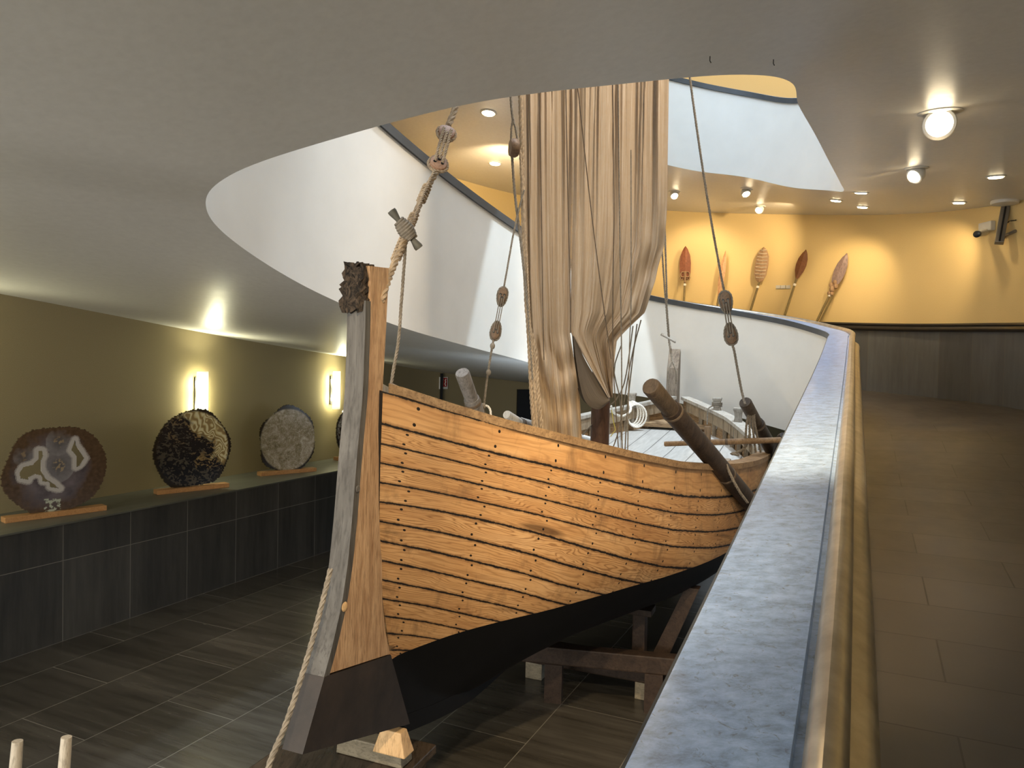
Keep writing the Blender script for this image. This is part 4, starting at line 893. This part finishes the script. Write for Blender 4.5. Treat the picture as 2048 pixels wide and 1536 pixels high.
# slice 1: grey and brown with two openings
zc = lambda x, y: ((x - 665) / 625, -(y - 738) / 523)
H1 = [zc(*p) for p in [(455, 505), (500, 510), (512, 570), (488, 620), (490, 740), (540, 830), (640, 900), (700, 955), (590, 930), (580, 870), (500, 855), (490, 790), (420, 770), (350, 800), (340, 825), (250, 800), (240, 740), (280, 680), (390, 660), (450, 600)]]
H2 = [zc(*p) for p in [(885, 400), (900, 470), (1010, 630), (950, 710), (905, 725), (905, 600), (840, 520)]]
def seg_d(x, y, poly):
    P = np.array(poly); Q = np.roll(P, -1, axis=0); d = Q - P; w = np.array([x, y]) - P; t = np.clip((w * d).sum(1) / (d * d).sum(1), 0, 1); return np.sqrt(((w - d * t[:, None]) ** 2).sum(1)).min()
from mathutils import noise as mnoise
def col1(x, y):
    n = mnoise.fractal(Vector((x * 4, y * 4, 1.3)), 1, 2, 5); n2 = mnoise.fractal(Vector((x * 14, y * 14, 4)), 1, 2, 4)
    d = min(seg_d(x, y, H1), seg_d(x, y, H2)); r = math.hypot(x, y)
    base = np.array([.085, .07, .075]) * (1 + .5 * n)
    for cx_, cy_, R in ((690, 690, 185), (690, 420, 150), (290, 555, 120)):
        u, v = zc(cx_, cy_); dd = math.hypot((x - u) * 625, (y - v) * 523) / R
        if dd < 1.05: base = np.array([.15, .14, .145]) * (.45 + .55 * dd) * (1 + .15 * n2); 
        if dd < .42 and n2 > .12: base = np.array([.22, .17, .11])
    br = max(0, min(1, (r - .62 + .15 * n + .25 * max(0, x)) / .25)); base = base * (1 - br) + np.array([.06, .036, .02]) * br * (1 + .35 * n2)
    if d < .075 + .02 * n: base = np.array([.34, .32, .30])
    elif d < .10 + .02 * n: base = base * .5 + np.array([.34, .32, .30]) * .5
    if y < -.62 and abs(x + .08) < .16 and n2 > .05: base = np.array([.30, .32, .25])
    return tuple(np.clip(base, 0, 1))
t = NT('grey brown banded agate'); at_ = t.node('ShaderNodeAttribute', attribute_name='Pattern'); t.set(at_.outputs['Color'], .22, 0, .5); M['agate1'] = t.m
def agate_mat(name, kind):
    t = NT(name); uv = t.coord('UV'); s = t.sep(uv)
    if kind == 2:
        w = t.noise(t.mapping(uv, (1, 1.7, 1), (0, 0, .5)), 5.5, 2, .5, 1.6); w2 = t.noise(uv, 10, 2, .5, 1.2); reg = t.noise(uv, 1.5, 2, .5, .3)
        maze = t.ramp(t.math('MULTIPLY_ADD', w2, .4, t.math('MULTIPLY', w, .6)), [(.52, 0), (.56, 1)])
        bias = t.math('ADD', t.math('MULTIPLY', s[0], .34), t.math('MULTIPLY', s[1], .30)); a = t.math('ADD', t.math('MULTIPLY', reg, .9), bias)
        bands = t.math('MULTIPLY_ADD', t.math('SINE', t.math('MULTIPLY', t.noise(uv, 2.4, 2, .4, .5), 70)), .5, .5)
        gold = t.ramp(bands, [(.1, (.20, .14, .06)), (.5, (.36, .29, .13)), (.9, (.47, .42, .26))]); colm = t.mix(maze, (.012, .011, .012), t.mix(t.ramp(a, [(.45, 0), (.7, 1)]), (.065, .056, .042), (.38, .235, .075)))
        col = t.mix(t.ramp(a, [(.56, 0), (.64, 1)]), colm, gold)
    elif kind == 3:
        n = t.noise(uv, 3.2, 6, .65, 1.4); col = t.ramp(n, [(.3, (.10, .08, .045)), (.45, (.20, .165, .10)), (.55, (.27, .23, .175)), (.7, (.42, .39, .32))])
        v = t.noise(uv, 6, 3, .5, 2.5); col = t.mix(t.ramp(v, [(.48, 0), (.50, .8), (.52, 0)]), col, (.52, .49, .42))
    else:
        n = t.noise(uv, 2.6, 5, .6, 1.2); col = t.ramp(n, [(.38, (.022, .016, .012)), (.48, (.07, .05, .035)), (.56, (.34, .32, .29)), (.62, (.06, .05, .045))])
    r = t.math('SQRT', t.math('ADD', t.math('MULTIPLY', s[0], s[0]), t.math('MULTIPLY', s[1], s[1])))
    col = t.mix(t.ramp(r, [(.90, 0), (.95, 1)]), col, (.02, .015, .01)); t.set(col, .2, 0, .5); return t.m
sl, bs = agate('agate_slice', 112, 1021, 206, 176, M['agate1'], 'large grey and brown agate slice with two openings, leftmost on the ledge', 'agate slice', 3, (H1, H2), col1, 208, 150)
tag(bs, 'orange wooden base under the large grey agate slice at far left', 'stand', 'wooden bases on the stone ledge')
sl, bs = agate('agate_slice', 385, 972, 150, 158, agate_mat('black and gold agate', 2), 'round black and gold agate slice in front of a lit wall lamp', 'agate slice', 11, base_w=148)
tag(bs, 'orange wooden base under the black and gold agate slice', 'stand', 'wooden bases on the stone ledge')
sl, bs = agate('agate_slice', 575, 939, 114, 128, agate_mat('milky brown agate', 3), 'milky brown agate slice between the two wall lamps', 'agate slice', 21, base_w=116)
tag(bs, 'orange wooden base under the milky brown agate slice', 'stand', 'wooden bases on the stone ledge')
sl, bs = agate('agate_slice', 714, 911, 84, 108, agate_mat('dark veined agate', 4), 'dark agate slice with white veins half hidden behind the stem', 'agate slice', 33, base_w=90)
tag(bs, 'orange wooden base half hidden behind the stem of the boat', 'stand', 'wooden bases on the stone ledge')

# ------------------------------------------------------------------ wall sconces
def sconce(p, label, hgt=.52, wid=.155):
    nrm_ = VN.copy(); side = VU
    root = empty('wall_sconce', p); tag(root, label, 'wall lamp', 'frosted glass wall lamps')
    vs = []; uv = []; n = 10
    for j in range(9):
        for k in range(n + 1):
            a = math.pi * (k / n) ; x = -math.cos(a) * wid / 2; d = .075 + .045 * math.sin(a)
            vs.append(p + side * x + nrm_ * d + np.array([0, 0, (j / 8 - .5) * hgt])); uv.append((k / n, j / 8))
    fs = [(j * (n + 1) + k, j * (n + 1) + k + 1, (j + 1) * (n + 1) + k + 1, (j + 1) * (n + 1) + k) for j in range(8) for k in range(n)]
    o = mesh('glass_shade', vs, fs, M['glass'], root, True, uv); md = o.modifiers.new('s', 'SOLIDIFY'); md.thickness = .006
    MB().box(p + nrm_ * .012, (.09, .02, hgt * .75), (side, nrm_, np.array([0, 0, 1.]))).build('back_plate', M['black_plastic'], root)
    for z in (-.3, .3): MB().tube([p + nrm_ * .01 + np.array([0, 0, z * hgt]), p + nrm_ * .085 + np.array([0, 0, z * hgt])], .012, 8).build('bracket', M['black_plastic'], root, True)
    for dz in (-.13, .13):
        l = bpy.data.lights.new('sconce_bulb', 'POINT'); l.energy = 5; l.color = (1, .94, .58); l.shadow_soft_size = .03; ol = bpy.data.objects.new('sconce_bulb', l); COL.objects.link(ol); ol.location = V(p + nrm_ * .075 + np.array([0, 0, dz]))
    for sg_, en_ in ((1, 22), (-1, 8)): spot_light('sconce_beam', tuple(p + nrm_ * .15 + np.array([0, 0, sg_ * hgt * .5])), tuple(p + nrm_ * .75 + np.array([0, 0, sg_ * 1.2])), en_, (1, .95, .62), 150, 1.0, .05)
def wall_pt(x, y):
    p, n_ = hit(B_WALLL, x, y); return p
p2 = wall_pt(663, 780); sconce(p2, 'lit frosted glass wall lamp beside the stem of the boat')
p1 = wall_pt(394, 790); p1[2] = p2[2]; sconce(p1, 'lit frosted glass wall lamp behind the black and gold agate')
dp = p1 - p2; p0_ = p1 + dp; p0_[2] = p2[2]; 
pz = Wd(3.15, LB, p2[2]); sconce(pz, 'lit frosted glass wall lamp past the left edge above the large grey agate')

# sign, post and dark doorway under the ramp
p, n_ = hit(bvh_of(wall_l, bpy.data.objects['wall_far']), 886, 766); n_ = n_ / np.linalg.norm(n_); n_[2] = 0; sd = np.cross([0, 0, 1.], n_); sd = sd if sd @ CR > 0 else -sd; upv = np.array([0, 0, 1.])
sc_ = p[1] / FPX
sg = empty('fire_hose_sign', p); tag(sg, 'small red and white fire hose sign on the olive wall', 'sign'); px_ = sc_ / abs(sd @ CR)
MB().box(p + n_ * .012, (15 * px_, .012, 24 * sc_), (sd, n_, upv)).build('panel', M['signwhite'], sg)
MB().box(p + n_ * .020 + upv * sc_ * 1.5, (11.5 * px_, .006, 18 * sc_), (sd, n_, upv)).build('red_field', M['red'], sg)
g = MB(); c = p + n_ * .026 + upv * sc_ * 1.5
g.box(c - sd * 3.2 * px_ - upv * 1.5 * sc_, (2.6 * px_, .004, 12 * sc_), (sd, n_, upv)); g.lathe([(1.9 * sc_, 0), (1.9 * sc_, .004)], c - sd * 2.6 * px_ + upv * 6 * sc_, n_, 14)
g.tube([c + sd * 3 * px_ - upv * 7 * sc_, c + sd * 1.6 * px_ - upv * 3 * sc_, c + sd * 3 * px_ + upv * .5 * sc_, c + sd * 2.0 * px_ + upv * 4 * sc_, c + sd * 3.4 * px_ + upv * 6.5 * sc_], .9 * sc_, 6)
g.box(p + n_ * .020 - upv * sc_ * 9.6, (10 * px_, .004, 1.2 * sc_), (sd, n_, upv)); g.build('pictogram', M['signwhite'], sg)
b_, _ = hit(bvh_of(wall_l, bpy.data.objects['wall_far']), 880, 790); bt = b_.copy()
tag(MB().box((b_[0], b_[1], 1.07) + n_ * .03, (4.5 * sc_, .03, 2.14), (sd, n_, upv)).build('black_post', M['post']), 'thin black vertical strip on the olive wall beside the red sign', 'post')
p, n_ = hit(bvh_of(bpy.data.objects['wall_far'], wall_l), 1048, 820); n_[2] = 0; n_ /= np.linalg.norm(n_); sd = np.cross([0, 0, 1.], n_); sd = sd if sd @ CR > 0 else -sd
dtop = 2.35 + (728 - 781) / FPX * p[1]
dd = empty('door_1', p); dd.location.z = 0; dd['kind'] = 'structure'
w_ = .95; c = p + sd * .31; 
MB().box((c[0], c[1], dtop / 2) + n_ * .03, (w_, .04, dtop), (sd, n_, upv)).build('door_leaf', M['dark'], dd)
MB().box((c[0] , c[1], .9) + n_ * .055 + sd * (.02), (.10, .01, .2), (sd, n_, upv)).build('door_plate', M['metalgrey'], dd)

# ------------------------------------------------------------------ ceiling lamps
def downlight(x, y, r, label, tilt=None, energy=None, aim=None, deg=75):
    p, n_ = hit(B_CEIL, x, y)
    if p is None: return
    n_ = n_ / np.linalg.norm(n_)
    if n_[2] > 0: n_ = -n_
    root = empty('ceiling_spotlight' if tilt is not None else 'ceiling_downlight', p); tag(root, label, 'ceiling lamp', 'ceiling lamps')
    MB().lathe([(r * .8, -.004), (r * 1.25, 0.0), (r * 1.3, .006), (r * 1.05, .014), (r * .95, .010)], p, n_, 28).build('rim', M['metalwhite'], root, True)
    if tilt is None:
        MB().lathe([(r * .95, .004), (r * .86, .022), (0, .022)], p, n_, 28).build('lens', M['lens_small'], root, True)
        q = p + n_ * .05; ax_ = n_
    else:
        ax_ = np.asarray(tilt, float); ax_ /= np.linalg.norm(ax_); c = p + n_ * r * .75
        MB().lathe([(0, -r * 1.05), (r * .55, -r * .9), (r * .9, -r * .35), (r * .98, r * .25), (r * .93, r * .42), (r * .78, r * .44), (r * .74, r * .34)], c, ax_, 28).build('lamp_head', M['metalwhite'], root, True)
        MB().lathe([(r * .76, r * .36), (r * .4, r * .39), (0, r * .40)], c, ax_, 28).build('lens', M['lens'], root, True); q = c + ax_ * r * .6
    if energy:
        tgt = q + ax_ if aim is None else np.asarray(aim); spot_light('lamp_beam', tuple(q), tuple(tgt), energy, WARM, deg, .7, .03)
        if tilt is not None: spot_light('lamp_halo', tuple(q + n_ * .22), tuple(p - ax_ * .12), energy * .04, WARM, 120, 1.0, .05)
def wallhit(x, y):
    p, n_ = hit(B_WALLR, x, y); return p
downlight(1880, 224, .108, 'big swivelling ceiling lamp shining toward the viewer at upper right', EYE + np.array([-.2, 0, .3]) - at(1870, 250, 5.6), 26, at(1500, 1250, 5.0), 80)
downlight(1833, 336, .085, 'tilted ceiling lamp just below the big one', np.array([-.75, -.25, -.62]), 14, wallhit(1500, 520), 70)
for x, y, lab in ((1672, 400, 'small round downlight nearest the tip of the pale opening'), (1722, 384, 'small downlight on the ceiling right of the pale opening tip'), (1725, 413, 'small downlight close to the yellow wall above the tallest paddle'), (1918, 404, 'small downlight beside the white ceiling plate of the speaker'), (1992, 352, 'small downlight alone at the right edge of the ceiling')):
    downlight(x, y, .075, lab, None, 9, None, 130)
downlight(1349, 383, .075, 'swivelling lamp right beside the sail edge', np.array([.1, -.6, -.7]), 12, wallhit(1371, 520), 70)
downlight(1493, 378, .075, 'lamp under the middle of the pale upper parapet', np.array([.1, -.5, -.8]), 14, wallhit(1440, 520), 70)
downlight(1520, 412, .075, 'tilted lamp just above the yellow wall left of centre', np.array([-.5, -.5, -.7]), 14, wallhit(1440, 500), 80)
downlight(977, 225, .085, 'upper downlight on the yellow ceiling left of the sail', None, 130, None, 150); downlight(990, 326, .085, 'lower downlight on the yellow ceiling left of the sail', None, 130, None, 150)
for x, y, tx, ty, e in ((1672, 401, 1600, 610, 40), (1725, 414, 1690, 600, 34), (1600, 405, 1460, 500, 70), (1918, 405, 1840, 580, 36), (1400, 400, 1400, 540, 34)):
    p, n_ = hit(B_CEIL, x, y); spot_light('wall_washer', tuple(p - np.array([0, 0, .12])), tuple(wallhit(tx, ty)), e, WARM, 85, .8, .03)
for x, y, lab in ((1420, 113, 'left small dark hook in the grey ceiling above the opening'), (1547, 119, 'right small dark hook in the grey ceiling above the opening')):
    p, n_ = hit(B_CEIL, x, y); n_ = np.array([0, 0, -1.]); tag(MB().tube([p - n_ * .005, p + n_ * .02, p + n_ * .03 + CR * .006], .0025, 6).build('ceiling_hook', M['black_plastic'], None, True), lab, 'hook', 'ceiling hooks')

# ------------------------------------------------------------------ paddles on the yellow wall
def on_wall(x, y, d):
    p, n_ = hit(B_WALLR, x, y); n_[2] = 0; n_ /= np.linalg.norm(n_); q = p + n_ * d; return q, n_
def paddle(tip, base, foot, wpx, prof, mats, label, collar=True, carved=None, skew=1.0):
    T_, n_ = on_wall(*tip, .10); B_, _ = on_wall(*base, .14); F_, _ = on_wall(*foot, .20)
    ax_ = (T_ - B_); L = np.linalg.norm(ax_); ax_ /= L; side = np.cross(ax_, n_); side /= np.linalg.norm(side); f = np.cross(side, ax_); f = f if f @ n_ > 0 else -f
    side_r = side * skew + f * math.sqrt(max(0, 1 - skew * skew)); fr_ = np.cross(ax_, side_r); fr_ = fr_ if fr_ @ n_ > 0 else -fr_
    hw = wpx * T_[1] / FPX / 2 / max(skew, .2)
    root = empty('paddle', F_); tag(root, label, 'paddle', 'carved paddles on the yellow wall')
    m = 24; vs = []
    for i in range(m + 1):
        k = i / m; w = hw * float(np.interp(k, [p[0] for p in prof], [p[1] for p in prof])); c = B_ + ax_ * L * k
        vs += [c - side_r * w, c + fr_ * .022, c + side_r * w, c - fr_ * .012]
    fs = [(i * 4 + k, i * 4 + (k + 1) % 4, (i + 1) * 4 + (k + 1) % 4, (i + 1) * 4 + k) for i in range(m) for k in range(4)] + [(3, 2, 1, 0), tuple(m * 4 + k for k in range(4))]
    MB().add(vs, fs).build('blade', M[mats[0]], root)
    ext = F_ + (F_ - B_) / np.linalg.norm(F_ - B_) * 1.2; zf = max(2.0, F_[2] - .75)
    kz = (F_[2] - zf) / max(.05, (F_ - ext)[2]); E_ = F_ + (ext - F_) * kz
    MB().tube([B_ + ax_ * .06, B_, F_, E_], [.016, .018, .020, .021], 10).build('shaft', M[mats[1]], root, True)
    dsh = (F_ - B_) / np.linalg.norm(F_ - B_)
    if collar:
        c = B_ + dsh * .09; MB().tube([c - dsh * .02, c, c + dsh * .02], [.024, .028, .024], 10).build('collar', M['ropewhite'], root, True)
    if carved:
        mb = MB(); c0 = B_ + ax_ * .005
        for i in range(carved[0]):
            k = carved[1] + (carved[2] - carved[1]) * i / max(1, carved[0] - 1); w = hw * float(np.interp(k, [p[0] for p in prof], [p[1] for p in prof])); c = B_ + ax_ * L * k + fr_ * .012
            mb.tube([c - side_r * w * .8 + ax_ * .012, c + fr_ * .014, c + side_r * w * .8 + ax_ * .012], .007, 6)
        mb.build('carving', M[carved[3]], root, True)
    return root, B_, ax_, side_r, fr_, hw, dsh
M['padred'] = wood('dark red paddle blade', (.25, .085, .04), (.17, .05, .025), (2, 2, 1), 5, .5); M['padbrown'] = wood('brown paddle blade', (.22, .09, .035), (.14, .05, .02), (2, 2, 1), 5, .5)
M['padviolet'] = wood('mauve brown paddle blade', (.30, .22, .21), (.20, .14, .13), (2, 2, 1), 5, .45); M['padcarve'] = wood('carved brown blade', (.40, .26, .15), (.25, .15, .08), (3, 3, 1), 7, .6); M['padpink'] = wood('pale pink blade', (.62, .38, .22), (.5, .28, .15), (2, 2, 1), 5, .5)
M['bamboo'] = plain('olive paddle shaft', (.20, .15, .06), .5, 0, .25, 12); M['carvewhite'] = plain('whitened carving', (.62, .55, .44), .7, 0, .15, 20)
lens = [(0, .12), (.08, .35), (.3, .85), (.5, 1), (.7, .88), (.88, .5), (1, .05)]
r1 = paddle((1371, 494), (1370, 562), (1368, 600), 22, [(0, .4), (.05, .8), (.22, .95), (.5, 1), (.72, .86), (.9, .45), (1, .04)], ('padred', 'bamboo'), 'dark red spade shaped paddle with carved collar, nearest the sail')
mb = MB(); B_, ax_, sr, fr_, hw = r1[1:6]
for sgn in (-1, 1):
    mb.tube([B_ + fr_ * .03 + ax_ * (.10 + .05 * math.sin(a)) * 1.0 + sr * sgn * hw * (.42 + .36 * math.cos(a)) for a in np.linspace(0, 6.3, 14)], .012, 6)
    mb.tube([B_ + fr_ * .028 + ax_ * .02 + sr * sgn * hw * .3, B_ + fr_ * .028 + ax_ * .0 + sr * sgn * hw * .75, B_ + fr_ * .028 + ax_ * .05 + sr * sgn * hw * .85], .014, 6)
mb.tube([B_ + fr_ * .028 - ax_ * .05, B_ + fr_ * .03 + ax_ * .16], [.02, .024], 8)
mb.build('carved_collar', M['padcarve'], r1[0], True)
paddle((1453, 503), (1438, 600), (1433, 640), 12, lens, ('padpink', 'bamboo'), 'narrow pale pink paddle partly behind the starboard shroud', False, None, 1.0)
paddle((1531, 496), (1523, 566), (1509, 618), 27, [(0, .2), (.05, .55), (.2, .9), (.5, 1), (.75, .9), (.92, .5), (1, .06)], ('padcarve', 'bamboo'), 'paddle with ribbed whitish carved blade in the middle of the row', True, (9, .12, .9, 'carvewhite'))
paddle((1617, 501), (1599, 561), (1581, 625), 22, lens, ('padbrown', 'bamboo'), 'slender dark brown pointed paddle fourth from the sail', True)
r5 = paddle((1700, 508), (1672, 582), (1646, 640), 25, lens, ('padviolet', 'bamboo'), 'mauve brown paddle at the right end of the row', True)
mb = MB(); B_, ax_, sr, fr_, hw, dsh = r5[1:7]
for k, (u_, v_, s_) in enumerate(((0, .02, .05), (-.4, .08, .04), (.4, .08, .04), (-.2, -.06, .035), (.25, -.05, .035), (0, .14, .035))): mb.sphere(B_ + sr * hw * u_ + ax_ * v_ + fr_ * .015, (s_, s_, s_ * 1.2), 8)
mb.build('carved_figure', M['padcarve'], r5[0], True)
MB().tube([B_ + sr * .05 - ax_ * .05, B_ + sr * .05 + dsh * 1.15], .014, 8).build('side_rod', M['bamboo'], r5[0], True)
for k, (x, w, lab) in enumerate(((1557, 9, 'left white label plate on the yellow wall between two paddles'), (1567, 9, 'middle white label plate on the yellow wall between two paddles'), (1577, 8, 'right white label plate on the yellow wall between two paddles'))):
    q, n_ = on_wall(x, 574, .012); sd = np.cross([0, 0, 1.], n_); sd = sd if sd @ CR > 0 else -sd; s_ = q[1] / FPX
    tag(MB().box(q, (w * s_, .02, 6.5 * s_), (sd, n_, upv), 1, .002).build('label_plate', M['metalwhite']), lab, 'label plate', 'label plates by the paddles')

# ------------------------------------------------------------------ speaker, security camera at the right
p, n_ = hit(B_CEIL, 2008, 404); wq, wn = on_wall(2012, 450, .34)
sp = empty('column_speaker', wq); tag(sp, 'slim grey column speaker tilted on a wall bracket at right', 'speaker')
Tp = at(2011, 414, wq[1]); Bp = at(1998, 487, wq[1] - .10); d = Bp - Tp; L = np.linalg.norm(d); d /= L; fw_ = EYE - wq; fw_ -= d * (fw_ @ d); fw_ /= np.linalg.norm(fw_); sx_ = np.cross(d, fw_); c = (Tp + Bp) / 2
MB().box(c, (.105, .09, L), (sx_, fw_, d), 1, .012).build('cabinet', M['metalgrey'], sp)
MB().box(c + fw_ * .052, (.022, .012, L * .97), (sx_, fw_, d), 1, .004).build('grille', M['black_plastic'], sp)
wb, _ = on_wall(2034, 462, .02); MB().tube([c + d * .06 - fw_ * .04, c + d * .10 - fw_ * .12 + CR * .05, wb], .022, 8).build('bracket', M['metalgrey'], sp, True)
MB().tube([c - fw_ * .04, c + CR * .09 - d * .06, wb + np.array([0, 0, .14])], .008, 6).build('cable', M['black_plastic'], sp, True)
cp, cn = hit(B_CEIL, 2010, 401)
tag(MB().lathe([(.16, .0), (.165, .02), (.155, .045), (0, .05)], cp, (0, 0, -1), 28).build('ceiling_plate', M['metalwhite'], None, True), 'round white ceiling plate above the column speaker', 'ceiling plate')
wc, wn = on_wall(1974, 462, .03); sd = np.cross([0, 0, 1.], wn); sd = sd if sd @ CR > 0 else -sd
sc2 = empty('security_camera', wc); tag(sc2, 'white security camera with black front on the yellow wall', 'camera')
hd = at(1955, 468, wc[1] - .30); tl = at(1972, 464, wc[1] - .10); dv = hd - tl; Lh = np.linalg.norm(dv); dv /= Lh
MB().lathe([(.035, 0), (.042, .02), (.042, Lh - .01)], tl, dv, 16).build('housing', M['metalwhite'], sc2, True)
MB().lathe([(.042, 0), (.045, .005), (.045, .05), (.036, .055), (0, .055)], hd - dv * .02, dv, 16).build('camera_front', M['black_plastic'], sc2, True)
MB().tube([tl, at(1976, 458, wc[1] - .04), wc], .02, 8).build('mount_arm', M['metalwhite'], sc2, True)
jb, _ = on_wall(1979, 454, .04)
jo = MB(); jo.box(jb, (.24, .07, .13), (sd, wn, upv), 1, .01); tag(jo.build('junction_box', M['metalwhite']), 'white junction box on the yellow wall behind the security camera', 'box')
